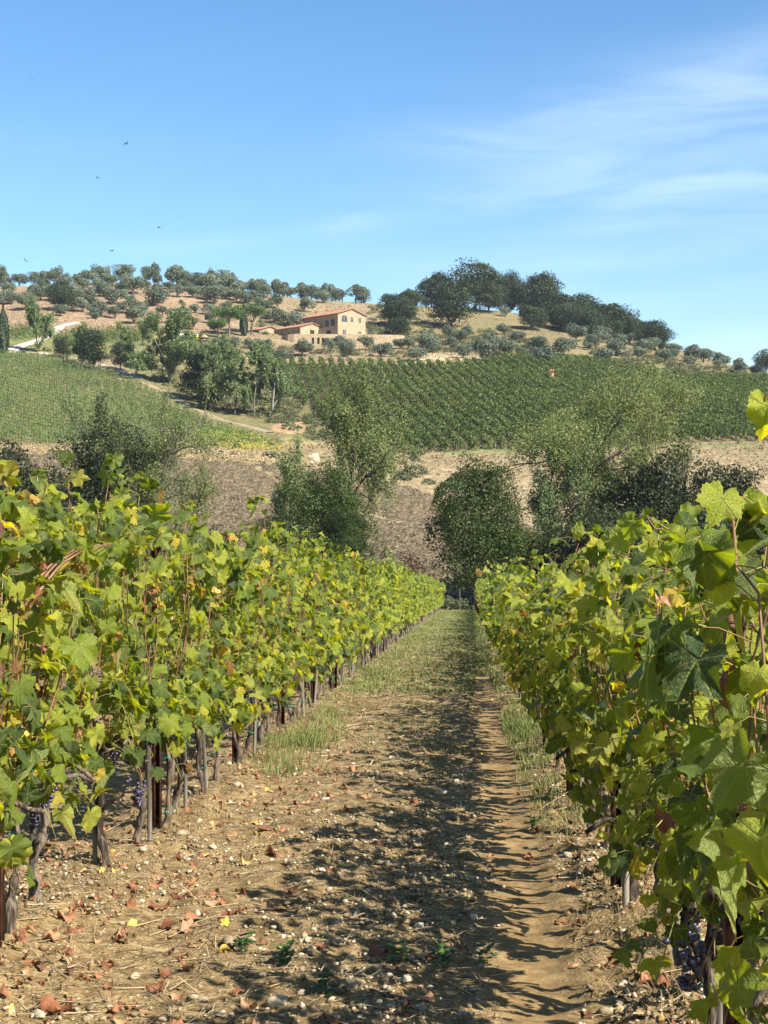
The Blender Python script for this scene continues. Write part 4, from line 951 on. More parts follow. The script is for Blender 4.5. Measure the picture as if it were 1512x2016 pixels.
def creek_trees():
    """the belt of trees at the foot of the vineyard"""
    def at(px, d): x, y = wpos(px, d); z = float(ground(x, y)); return x, y, z
    def hh(px, d, top): x, y, z = at(px, d); return (EYE + (1008 - top) * d / F) - z
    g = 'trees along the creek below the vineyard'
    for k, (px, d, top, wpx, kind, name, cat, lab) in enumerate([
        (642, 131, 925, 175, 'bright', 'dense_tree', 'tree', 'dense bright green tree rounded like a ball, under the sparse yellowing tree'),
        (688, 127, 1000, 92, 'bright', 'dense_tree', 'tree', 'lower dense green tree leaning against the rounded green one'),
        (962, 128, 915, 200, 'bright', 'dense_tree', 'tree', 'dense dark green tree standing right at the end of the path'),
        (1015, 131, 1040, 120, 'thicket', 'dense_tree', 'tree', 'shadowy dense tree just behind the tree that closes the path'),
        (1262, 133, 893, 235, 'thicket', 'dark_oak', 'tree', 'broad dark oak below the largest open-crowned tree'),
        (1462, 131, 908, 200, 'thicket', 'dark_oak', 'tree', 'dark oak at the picture edge above the wheel-track row'),
        (1170, 126, 1010, 200, 'thicket', 'dark_shrub', 'shrub', 'low dark shrub filling the gap under the largest open-crowned tree'),
        (1360, 126, 1000, 220, 'thicket', 'dark_shrub', 'shrub', 'low dark shrub between the two dark oaks'),
        (215, 131, 880, 200, 'thicket', 'dark_oak', 'tree', 'dark leafy tree behind the arching canes of the sunlit row'),
        (25, 129, 892, 180, 'thicket', 'dark_oak', 'tree', 'dark leafy tree at the picture edge above the sunlit row'),
        (120, 127, 940, 170, 'thicket', 'dark_shrub', 'shrub', 'low dark shrub between the two dark trees above the sunlit row'),
        (520, 131, 1003, 80, 'thicket', 'dark_shrub', 'shrub', 'small round dark shrub beside the rounded green tree'),
        (748, 125, 1018, 62, 'sapling', 'young_tree', 'tree', 'slim bright green young tree in front of the ploughed field'),
        (802, 127, 1078, 95, 'brown', 'withered_bush', 'shrub', 'brown withered bush between the young tree and the path-end tree'),
        (430, 127, 1060, 130, 'thicket', 'dark_shrub', 'shrub', 'low dark shrub at the foot of the bare-branched tree'),
        (-140, 131, 850, 260, 'thicket', 'dark_oak', 'tree', 'dark tree beyond the picture edge above the sunlit row'),
        (1700, 131, 900, 260, 'thicket', 'dark_oak', 'tree', 'dark tree beyond the picture edge above the wheel-track row')]):
        x, y, z = at(px, d); h = hh(px, d, top) * 1.08; w = wpx * d / F * 1.1
        put_tree(name, lab, cat, tree_meshes(400 + k, h, w, kind), x, y, z, g)
    for k, (px, d, top, wpx, kw, lab) in enumerate([
        (1158, 139, 712, 385, dict(dens=50000, leaf=.19, forks=6, bare=.22, up=.45, m_leaf='poplar', r0=.30, lean=(.03, 0)), 'largest open-crowned tree of the creek, broad with dark spreading limbs'),
        (1088, 134, 870, 130, dict(dens=14000, leaf=.20, forks=5, bare=.1, up=.4, m_leaf='poplar_far'), 'grey-green tree leaning against the largest open-crowned tree'),
        (1340, 137, 800, 130, dict(dens=7000, leaf=.18, forks=5, bare=.3, up=.5), 'thin-leaved tree beside the largest open-crowned tree'),
        (676, 146, 722, 235, dict(dens=27000, leaf=.20, forks=7, bare=.10, up=.22), 'sparse tree with yellowing top rising above the rounded green tree'),
        (585, 141, 862, 110, dict(dens=12000, leaf=.19, forks=5, bare=.1, up=.35, m_leaf='poplar_far'), 'thin shrubby tree at the end of the dry stone wall'),
        (312, 132, 762, 230, dict(dens=17000, leaf=.17, forks=6, bare=.25, up=.5, sparse=.2), 'bare-branched tree with scattered small leaves before the ploughed field'),
        (200, 136, 800, 150, dict(dens=22000, leaf=.18, forks=5, bare=.2, up=.5, m_leaf='dark', lean=(.1, 0)), 'dark tree with a long leaning branch near the stone wall'),
        (255, 138, 790, 230, dict(dens=22000, leaf=.17, forks=5, bare=.15, up=.4, m_leaf='poplar_far', sparse=.2), 'feathery pale tree behind the bare-branched one')]):
        x, y, z = at(px, d); put_tree('open_tree', lab, 'tree', grow_tree(500 + k, hh(px, d, top), wpx * d / F, **kw), x, y, z, g)
    x, y, z, d = hit(812, 940); put_tree('young_poplar', 'small wispy tree alone on the dry grass beside the boulder', 'tree', grow_tree(540, 4.9, 3.3, dens=2600, leaf=.2, m_leaf='poplar_far', depth=3, m_bark='bark_pale'), x, y, z)
    x, y = wpos(905, 117.5); x = float(x); y = float(y); z = float(ground(x, y)); mb = MB(); mb.tube([[0, 0, -.1], [0, 0, 1.7]], .03, 5)
    ob('end_stake', mb.mesh('end_stake', M['stake']), None, (x, y, z), category='stake', label='pale stake standing at the far end of the path')
    put_tree('small_shrub', 'small grey-green shrub beside the stake at the end of the path', 'shrub', tree_meshes(541, 1.3, 2.0, 'scrub'), x - .5, y + .6)
creek_trees()

OLIVES_A = [(40,200,90),(150,195,100),(10,150,90),(70,280,110),(30,340,110),(90,350,90),(210,370,140),(275,185,80),(370,165,110),(440,150,90),(240,285,110),(350,230,110),(495,225,130),(320,310,110),(400,290,90),(600,205,90),(650,240,100),(700,180,130),(790,145,110),(600,300,120),(560,340,80),(470,440,90),(690,350,130),(640,400,110),(725,290,60),(810,270,130),(785,235,90),(870,205,110),(980,160,140),(1000,200,110),(1050,240,150),(940,260,90),(885,325,140),(775,430,120),(890,450,110),(945,420,80),(1020,345,70),(1195,340,140),(1175,235,60),(1230,270,80),(1140,130,90),(1210,130,90),(1240,195,80),(1320,245,70),(1290,315,80),(1395,290,100),(1360,160,110),(1430,170,80),(1470,260,70),(1060,480,140),(1060,415,120),(1265,440,80),(1370,490,120),(1215,500,100),(1420,370,35),(980,300,70),(720,460,90),(745,480,60)]
OLIVES_B = [(30,150,110),(100,170,90),(160,165,50),(200,215,130),(280,240,150),(120,255,80),(165,300,90),(310,170,90),(440,210,110),(420,235,120),(330,320,150),(415,310,90),(495,265,100),(530,230,60),(590,220,50),(640,245,80),(690,255,90),(790,240,90),(735,295,100),(835,270,90),(870,250,60),(930,290,75),(1020,275,80),(1080,290,90),(1030,310,80),(1200,275,80),(1255,275,80),(1180,330,110),(1130,310,80),(1275,325,90),(1325,320,70),(1440,300,110),(1480,340,90),(1040,400,115),(545,335,110),(600,350,80),(640,330,90),(690,390,80),(740,395,70),(810,370,120),(300,425,110),(410,410,100),(170,430,70),(285,500,90),(335,570,90),(840,490,120),(940,510,130),(760,470,90),(370,700,110),(490,690,80),(680,730,130),(610,700,90),(1020,740,130),(1230,700,110),(1350,740,130),(1300,690,100),(840,800,110),(400,740,100),(740,690,70)]
OLIVES_C = [(100,700,110),(210,740,130),(340,700,90),(410,700,90),(490,780,120),(540,690,140),(600,720,100),(640,740,70),(750,700,90),(830,760,110),(720,600,90),(820,640,100),(870,600,80),(1050,650,110),(980,700,130),(1040,760,160),(920,730,60),(1160,590,90),(1170,730,130),(1250,650,70),(1300,640,75),(1300,770,90),(1390,750,70),(1430,700,100),(1170,450,80),(1210,415,50),(550,375,80),(590,350,60),(470,350,90),(240,350,80),(60,320,110)]
OLIVES_D = [(60,500,110),(120,565,140),(215,515,130),(305,435,110),(425,485,100),(465,445,100),(380,515,50),(480,575,120),(590,480,110),(645,475,70),(560,525,100),(530,520,60),(725,520,90),(690,565,90),(780,510,90),(830,520,60),(850,575,90),(905,560,90),(905,525,60),(945,540,60),(825,605,50),(1000,560,60),(1045,570,110),(1100,580,80),(1135,570,80),(1010,610,60),(1185,630,60),(1200,595,70),(1250,610,70),(1310,620,70),(1350,655,80)]
OAKS_C = [(650,240,210),(930,230,310),(760,400,290),(1040,330,210),(1140,290,190),(1200,240,170),(1300,290,190),(1410,290,230),(1490,300,200),(330,430,220),(430,340,150),(330,560,140),(1380,480,190)]
OAKS_D = [(80,170,200),(200,290,190),(330,290,190),(400,330,150),(470,320,200),(560,350,190),(620,380,150),(700,400,90),(800,440,170),(750,420,120),(240,330,150),(300,350,140),(420,370,140),(520,400,130),(130,240,170),(660,430,90),(1490,600,110),(1440,660,60)]
def hill_trees():
    rg = np.random.default_rng(44)
    ol = [tree_meshes(600 + k, 1.0, 1.05, 'olive') for k in range(12)]; ok = [tree_meshes(620 + k, 1.0, .95, 'oak') for k in range(6)]
    done = []
    def place(L, ox, oy, f, lib, kind):
        for (cx, cyy, w) in L:
            px, py, wp = ox + cx / f, oy + cyy / f, w / f
            base = py + wp * (.50 if kind == 'olive' else .62)
            x, y, z, d = hit(px, base, 380, 572); wm = wp * d / F * (1.2 if kind == 'oak' else 1.16)
            top = EYE + (1008 - (py - wp * (.44 if kind == 'olive' else .5))) * d / F; h = max(top - z, wm * .75); h = min(h, wm * (1.5 if kind == 'olive' else 2.0)); wm = wm * (1.14 if kind == 'oak' else 1.0); h = h * (1.08 if kind == 'oak' else 1.15)
            if kind == 'olive':
                sky = base < 600 and px < 740 and float(np.interp(px, [0, 150, 300, 450, 560, 740], [575, 562, 556, 570, 592, 604])) > base - 8
                siz = 'small' if wm < 3.2 else 'large' if wm > 5.6 else 'middling'
                if base > 690 and px < 760: lab = f'{siz} olive tree on the terrace below the stone wall of the farmhouse'
                elif px > 760 and base > 670 and px < 1000: lab = f'{siz} olive tree between the farmhouse wall end and the sandy track'
                elif px > 1000: lab = f'{siz} olive tree on the dry slope below the dark oak wood'
                elif px > 720: lab = f'{siz} olive tree among scrub behind the farmhouse'
                elif sky: lab = f'{siz} grey-green olive tree along the bare skyline'
                elif px < 180: lab = f'{siz} olive tree on the brown slope above the white road'
                elif px < 420: lab = f'{siz} olive tree on the brown slope above the pale poplars'
                else: lab = f'{siz} olive tree on the brown slope behind the farmhouse and cypress'
                nm, cat, grp = 'olive_tree', 'olive tree', 'olive trees on the hillside'
            else:
                if px > 1400: lab = 'dark oak at the end of the ridge by the picture edge'
                elif px > 1215: lab = 'dark round oak at the low end of the hilltop wood'
                elif px < 800 or (px < 815 and base > 640): lab = 'dark tree rising from the scrub just behind the farmhouse'
                elif wp > 65 and py > 590: lab = 'broad dark oak standing lower than the hilltop wood'
                elif px > 1030 and px < 1060 and py > 610: lab = 'lone oak with a visible trunk in front of the hilltop wood'
                elif wp > 65: lab = 'tallest dark oak at the crest of the hilltop wood'
                else: lab = 'dark oak in the hilltop wood'
                nm, cat, grp = 'oak_tree', 'oak tree', 'oaks of the hilltop wood'
            t = put_tree(nm, lab, cat, lib[rg.integers(len(lib))], x, y, z, grp, rg.uniform(0, 6.28), (wm * rg.uniform(.9, 1.1), wm * rg.uniform(.9, 1.1), h), .1); t.rotation_euler[0] = rg.normal(0, .06); t.rotation_euler[1] = rg.normal(0, .06); done.append((x, y, wm))
    place(OLIVES_A + [(a + rg.normal(0, 45), b - rg.uniform(5, 30), c * rg.uniform(.7, 1)) for a, b, c in OLIVES_A if rg.random() < .4 and b > 200], 0, 500, 3.98, ol, 'olive')
    place(OLIVES_B + [(a + rg.normal(0, 45), b - rg.uniform(5, 25), c * rg.uniform(.7, 1)) for a, b, c in OLIVES_B if rg.random() < .5 and b < 400], 340, 500, 3.98, ol, 'olive'); place(OLIVES_C, 700, 500, 3.98, ol, 'olive'); place(OLIVES_D, 1040, 520, 3.2, ol, 'olive')
    place(OAKS_C, 700, 500, 3.98, ok, 'oak'); place(OAKS_D, 1040, 520, 3.2, ok, 'oak'); place([(0, 110, 60), (500, 340, 170), (440, 300, 110)], 0, 500, 3.98, ok, 'oak')
    # poplars and shrubs of the gully
    pop = [grow_tree(650 + k, 1.0, .55 + .1 * (k % 3), dens=12000, leaf=.027, forks=6, bare=.05, up=.75, m_leaf='poplar_far', m_bark='bark_pale', depth=3, r0=.014) for k in range(4)]
    dk = [tree_meshes(670 + k, 1.0, .8, 'oak') for k in range(2)]
    for k, (px, base, top, wp, kind, lab) in enumerate([
        (75, 694, 587, 66, 'p', 'tall pale poplar between the cypress and the white road'), (122, 706, 662, 34, 'd', 'small dark tree beside the white road bend'),
        (182, 728, 648, 62, 'd', 'dark bushy tree between the road and the young vines'), (160, 722, 640, 50, 'p', 'thin-twigged tree just behind the dark bushy one'), (238, 728, 672, 40, 'd', 'dark narrow tree left of the two pale poplars'),
        (268, 742, 628, 66, 'p', 'pale poplar standing beside the broad poplar'), (335, 756, 618, 104, 'p', 'broad pale poplar, biggest in the gully'), (322, 750, 668, 70, 'p', 'lower pale poplar in front of the broad one'),
        (395, 792, 688, 84, 'd', 'dark poplar next below the broad pale one'), (428, 800, 682, 76, 'p', 'grey-green poplar in the middle of the gully row'), (462, 815, 680, 84, 'p', 'poplar with a white stem in the gully row'),
        (500, 822, 684, 80, 'p', 'poplar beside the white-stemmed one'), (535, 822, 690, 82, 'p', 'last pale poplar before the dense vineyard'), (412, 808, 762, 46, 'd', 'round dark bush at the foot of the gully poplars'),
        (560, 795, 712, 50, 'p', 'short poplar at the corner of the dense vineyard')]):
        x, y, z, d = hit(px, base, 240, 420); h = (base - top) * d / F * 1.06; w = wp * d / F * (1.12 if kind == 'p' else 1)
        sc = (w / .65, w / .65, h) if kind == 'p' else (w / .8, w / .8, h)
        put_tree('poplar' if kind == 'p' else 'dark_tree', lab, 'tree', (pop if kind == 'p' else dk)[k % (4 if kind == 'p' else 2)], x, y, z, 'trees in the gully', rg.uniform(0, 6), sc)
    cyp = tree_meshes(690, 1.0, .3, 'cypress')
    for px, base, top, w, lab in ((480, 662, 598, 18, 'dark cypress beside the farmhouse'), (6, 696, 597, 27, 'tall dark cypress cut by the picture edge beside the white road')):
        x, y, z, d = hit(px, base, 380, 520); h = (base - top) * d / F; put_tree('cypress', lab, 'tree', cyp, x, y, z, None, 0, (w * d / F / .3, w * d / F / .3, h))
    pn = [tree_meshes(695 + k, 1.0, 1.0, 'pine') for k in range(2)]
    for k, (px, base, top, w, lab) in enumerate([(448, 664, 606, 62, 'broad bright green pine left of the farmhouse cypress'), (492, 660, 600, 58, 'bright green pine just behind the cypress'), (425, 668, 630, 40, 'darker small pine at the edge of the farmyard')]):
        x, y, z, d = hit(px, base, 400, 540); put_tree('umbrella_pine', lab, 'tree', pn[k % 2], x, y + 3, None, None, rg.uniform(0, 6), (w * d / F, w * d / F, (base - top) * d / F))
    x, y, z, d = hit(372, 650, 400, 500); put_tree('yellow_bush', 'yellow-green bushy tree below the olives', 'tree', tree_meshes(698, 1.0, 1.0, 'sapling'), x, y, z, None, 0, (45 * d / F, 45 * d / F, 28 * d / F))
    x, y, z, d = hit(1340, 757, 300, 430); put_tree('conical_bush', 'upright grey-green bush alone at the top of the dense vineyard', 'shrub', tree_meshes(699, 1.0, .7, 'scrub'), x, y, z, None, 0, (40 * d / F / .7, 40 * d / F / .7, 50 * d / F))
    # scrub
    P = []; N = []
    poly = [[(720, 640), (800, 640), (850, 660), (1000, 650), (1100, 700), (1200, 725), (1512, 745), (1512, 752), (1330, 742), (1150, 715), (1000, 700), (820, 690), (800, 668), (725, 662)],
            [(540, 610), (590, 640), (520, 660), (500, 640)], [(720, 600), (760, 590), (850, 640), (880, 660), (730, 660)], [(1150, 700), (1512, 735), (1512, 752), (1200, 730)], [(1180, 690), (1512, 732), (1512, 760), (1100, 712)],
            [(60, 690), (250, 720), (400, 800), (560, 850), (600, 840), (540, 780), (330, 730), (150, 690)], [(200, 660), (430, 660), (560, 700), (540, 712), (300, 690)], [(430, 665), (620, 690), (800, 690), (800, 705), (430, 690)], [(380, 860), (560, 870), (600, 880), (590, 905), (380, 895)], [(640, 890), (790, 880), (860, 900), (850, 960), (720, 935)], [(545, 715), (600, 780), (690, 860), (600, 870), (520, 800)]]
    cnt = [330, 45, 90, 80, 110, 130, 70, 60, 22, 30, 110]
    PX = []
    for pl, c in zip(poly, cnt):
        a = np.array(pl); n = 0; k = 0
        while n < c and k < 4000:
            k += 1; px = rg.uniform(a[:, 0].min(), a[:, 0].max()); py = rg.uniform(a[:, 1].min(), a[:, 1].max())
            if inpoly(np.array([px]), np.array([py]), pl)[0]: PX.append((px, py)); n += 1
    for px, py in PX:
        x, y, z, d = hit(px, py, 200, 560); r = rg.uniform(.6, 1.8) * (.6 if d < 300 else 1); n = int(70 + 70 * r)
        u = unit(rg.normal(0, 1, (n, 3))); u[:, 2] = np.abs(u[:, 2]); lob = 1 + .3 * np.sin(u @ rg.normal(0, 3, 3)); P.append([x, y, z + .1] + u * r * lob[:, None] * [1, 1, .75] * rg.uniform(.7, 1, (n, 1))); N.append(u + rg.normal(0, .5, (n, 3)))
    P = np.concatenate(P); V, Q = quads(P, np.concatenate(N), rg.uniform(.18, .42, len(P)), rg, .8)
    ob('scrub', mesh('scrub', V, Q, M['scrub']), kind='stuff', label='low grey-green scrub scattered over the hillside')
    # dry grass tussocks on the hill and along the creek
    n = 60000; px = rg.uniform(-60, 1580, n); dd = rg.uniform(232, 565, n); x, y = wpos(px, dd); z = ground(x, y); pp = proj(x, y, z)[1]
    g = (((pp > 872) & (px > 600)) | ((pp > 866) & (px < 600)) | ((pp < 712) & (fbm(x / 12, y / 12, 2, 4) > -.02))) & ~inpoly(px, pp, YVINE); x, y, z = x[g], y[g], z[g]; n = len(x)
    V, Q = quads(np.stack([x, y, z + .15], 1), np.stack([rg.normal(0, .5, n), rg.normal(-1, .3, n), rg.normal(.2, .4, n)], 1), rg.uniform(.2, .6, n), rg, .7)
    ob('dry_grass_tussocks', mesh('dry_grass_tussocks', V, Q, M['drygrass']), kind='stuff', label='dry yellow grass tussocks on the slopes')
    n = 9000; x = rg.uniform(-60, 60, n); y = rg.uniform(116, 146, n); z = ground(x, y); V, Q = quads(np.stack([x, y, z + .2], 1), rg.normal(0, 1, (n, 3)), rg.uniform(.2, .5, n), rg)
    ob('creek_undergrowth', mesh('creek_undergrowth', V, Q, M['dark']), kind='stuff', label='dark undergrowth along the creek')
hill_trees()

def far_vines():
    rg = np.random.default_rng(52)
    def field(poly, dirv_, pitch, step, dens, zlo, zhi, s, half, rag, name, label, mt, jitter=.2, stakes=False, gap=.0):
        d = np.array(dirv_, float); d /= np.linalg.norm(d); nrm = np.array([-d[1], d[0]])
        c0 = np.array(hit(*np.mean(poly_c(poly), axis=0))[:2])
        A, B = np.meshgrid(np.arange(-190, 190, pitch), np.arange(-190, 190, step), indexing='ij'); X = c0[0] + A * nrm[0] + B * d[0]; Y = c0[1] + A * nrm[1] + B * d[1]
        dd, u = cam_du(X, Y); k = (dd > 236) & (dd < 470); X, Y = X[k], Y[k]; Z = ground(X, Y); px, py, _ = proj(X, Y, Z); k = inpoly(px, py, poly); X, Y, Z = X[k], Y[k], Z[k]
        if gap: k = rg.random(len(X)) > gap; X, Y, Z = X[k], Y[k], Z[k]
        hv = 1 + .5 * fbm(X / 2.2, Y / 2.2, 2, 19); n = len(X); x = np.repeat(X, dens); y = np.repeat(Y, dens); z = np.repeat(Z, dens); h = np.repeat(hv, dens); m = len(x)
        a = rg.normal(0, jitter, m); b = rg.normal(0, half, m); P = np.stack([x + a * d[0] + b * nrm[0], y + a * d[1] + b * nrm[1], z + zlo + (zhi - zlo) * h * rg.random(m) ** .8], 1)
        V, Q = quads(P, rg.normal(0, 1, (m, 3)) + [.2, -.2, .4], s * rg.uniform(.6, 1.3, m), rg, .85); o = ob(name, mesh(name, V, Q, M[mt]), kind='stuff', label=label)
        return o, X, Y, Z, d
    def poly_c(p): return [q for q in p if -50 < q[0] < 1560]
    field(RVINE, (14, -90), 2.5, .42, 19, .25, 2.1, .42, .34, .2, 'dense_vineyard', 'dense green vineyard on the far slope with rows running down towards the creek', 'farvine', .34)
    o, X, Y, Z, d = field(YVINE, (70, -60), 2.4, .9, 20, .25, 1.6, .28, .18, .2, 'young_vineyard', 'young thin vineyard on the slope beside the white road', 'youngvine', .2, gap=.15)
    k = ~inpoly(*proj(X, Y, Z)[:2], YELLOW); X, Y, Z = X[k], Y[k], Z[k]; w = .035
    P = np.stack([X, Y, Z], 1); V = np.stack([P + [-w, 0, 0], P + [w, 0, 0], P + [w, 0, 1.6], P + [-w, 0, 1.6], P + [0, -w, 0], P + [0, w, 0], P + [0, w, 1.6], P + [0, -w, 1.6]], 1).reshape(-1, 3)
    ob('stakes', mesh('stakes', V, np.arange(len(V)).reshape(-1, 4), M['stake']), o, kind='stuff')
    for nm, pl in (('hill_vineyard', SVINE), ('hill_vineyard', SVINE2)):
        field(pl, (40, -60), 2.4, .5, 7, .3, 1.8, .38, .25, .2, nm, 'small green vineyard plot inside the road bend' if pl is SVINE else 'strip of green vines below the brown olive slope', 'farvine')
    n = 9000; px = rg.uniform(380, 560, n); py = rg.uniform(845, 892, n); k = inpoly(px, py, YELLOW); px, py = px[k][:900], py[k][:900]
    P = np.array([hit(a, b, 236, 300)[:3] for a, b in zip(px, py)]); P = np.repeat(P, 8, 0) + rg.normal(0, .5, (len(P) * 8, 3)) * [1, 1, 0]; P[:, 2] = ground(P[:, 0], P[:, 1]) + rg.uniform(0, .5, len(P))
    M['yellowgrass'] = foliage_mat('yellow_grass', (.20, .20, .05), (.42, .37, .09), None, .25, (1.1, 1.1, .6), .2)
    V, Q = quads(P, rg.normal(0, 1, (len(P), 3)) * [1, 1, .3], .3, rg, .6); ob('yellow_grass', mesh('yellow_grass', V, Q, M['yellowgrass']), kind='stuff', label='patch of yellow grass below the young vines')
far_vines()

# ------------------------------------------------------------------ farmhouse
def masonry(name, c1, c2, c3, sc=1.0):
    m, nt = mat(name); co = nd(nt, 'ShaderNodeTexCoord').outputs['Object']
    br = nd(nt, 'ShaderNodeTexBrick', {'Scale': sc, 'Mortar Size': .02, 'Color1': (*c1, 1), 'Color2': (*c2, 1), 'Mortar': (*c3, 1), 'Bias': 0.0, 'Brick Width': .55, 'Row Height': .26})
    sp = nd(nt, 'ShaderNodeSeparateXYZ', {0: co}); h = mth(nt, 'ADD', sp.outputs[0], sp.outputs[1]); nt.links.new(nd(nt, 'ShaderNodeCombineXYZ', {0: h, 1: sp.outputs[2]}).outputs[0], br.inputs['Vector'])
    f = noise(nt, co, 1.1, 5., .65); f2 = noise(nt, co, 4., 4., .7)
    col = mixc(nt, mrange(nt, f2, .35, .65), mixc(nt, 1., br.outputs['Color'], (.72, .70, .66), 'MULTIPLY'), mixc(nt, 1., br.outputs['Color'], (1.25, 1.22, 1.15), 'MULTIPLY')); col = mixc(nt, mth(nt, 'MULTIPLY', mrange(nt, f, .5, .75), .4), col, c3)
    out(nt, pbsdf(nt, col, .9, bump(nt, f2, .6, .08), .15)); return m
M['masonry'] = masonry('stone_masonry', (.27, .215, .145), (.37, .30, .21), (.20, .155, .105))
def tile_mat():
    m, nt = mat('terracotta_tiles'); co = nd(nt, 'ShaderNodeTexCoord').outputs['Object']; w = nd(nt, 'ShaderNodeTexWave', {'Vector': co, 'Scale': 1.6, 'Distortion': .4, 'Detail': 2.}, bands_direction='X').outputs[1]
    f = noise(nt, co, 1.4, 5., .7); col = ramp(nt, f, [(.3, (.20, .09, .06)), (.5, (.31, .16, .11)), (.7, (.38, .25, .18))]); out(nt, pbsdf(nt, mixc(nt, mth(nt, 'MULTIPLY', w, .3), col, (.2, .08, .05)), .85, bump(nt, w, .8, .08), .2)); return m
M['tiles'] = tile_mat()
M['dark_in'] = simple_mat('dark_interior', (.018, .015, .012), (.03, .025, .02), 2., .9, 0, .01)
M['cotto'] = simple_mat('terracotta_brick', (.28, .11, .07), (.42, .20, .13), 3., .9, .3, .02)
def glass_mat():
    m, nt = mat('window_glass'); out(nt, pbsdf(nt, (.03, .04, .05), .06, None, .9)); return m
M['glass'] = glass_mat()
M['frame'] = simple_mat('window_frame_paint', (.30, .27, .24), (.42, .38, .34), 2., .6, 0, .01)
M['whitep'] = simple_mat('white_paint', (.7, .7, .68), (.8, .8, .78), 2., .5, 0, .01)
M['yellowp'] = simple_mat('yellow_paint', (.65, .55, .05), (.75, .62, .06), 2., .5, 0, .01)

def wall_with_openings(P0, P1, zb, ztop, openings, th=.45):
    """a wall from P0 to P1 (seen from outside), real openings cut through its face. ztop: function of s (0..L). openings: (s, z, w, h, arched)"""
    P0 = np.array(P0, float); P1 = np.array(P1, float); L = np.linalg.norm(P1 - P0); e = (P1 - P0) / L; nin = np.array([-e[1], e[0]])
    ss = {0.0, L}; zz = {zb}
    for (s, z, w, h, ar) in openings: ss |= {s - w / 2, s + w / 2}; zz |= {z, z + h}
    ss = sorted(ss | set(np.linspace(0, L, 9).tolist())); zz = sorted(zz); mb = MB()
    pt = lambda s, z, o=0.: [P0[0] + e[0] * s + nin[0] * o, P0[1] + e[1] * s + nin[1] * o, z]
    for a, b in zip(ss[:-1], ss[1:]):
        if b - a < 1e-4: continue
        m_ = (a + b) / 2
        for k, c in enumerate(zz):
            d = zz[k + 1] if k + 1 < len(zz) else None
            if d is not None and any(abs(m_ - s) < w / 2 and z <= (c + d) / 2 <= z + h for (s, z, w, h, ar) in openings): continue
            za, zb_ = (d, d) if d is not None else (ztop(a), ztop(b))
            mb.add([pt(a, c), pt(b, c), pt(b, zb_), pt(a, za)], [[0, 1, 2, 3]])
    for (s, z, w, h, ar) in openings:      # reveals, and the shoulders of arches
        a, b = s - w / 2, s + w / 2
        mb.add([pt(a, z), pt(a, z, .35), pt(a, z + h, .35), pt(a, z + h)], [[0, 1, 2, 3]]); mb.add([pt(b, z), pt(b, z + h), pt(b, z + h, .35), pt(b, z, .35)], [[0, 1, 2, 3]])
        mb.add([pt(a, z), pt(b, z), pt(b, z, .35), pt(a, z, .35)], [[0, 1, 2, 3]]); mb.add([pt(a, z + h), pt(a, z + h, .35), pt(b, z + h, .35), pt(b, z + h)], [[0, 1, 2, 3]])
        if ar:
            r = w / 2; n = 8
            for sg in (-1, 1):
                cs = [pt(s + sg * r, z + h, -.004)]; 
                for q in range(n + 1): t = q / n * math.pi / 2; cs.append(pt(s + sg * r * math.cos(t), z + h - r + r * math.sin(t), -.004))
                mb.add(cs, T=[[0, q, q + 1] for q in range(1, n + 1)])
    return mb, pt
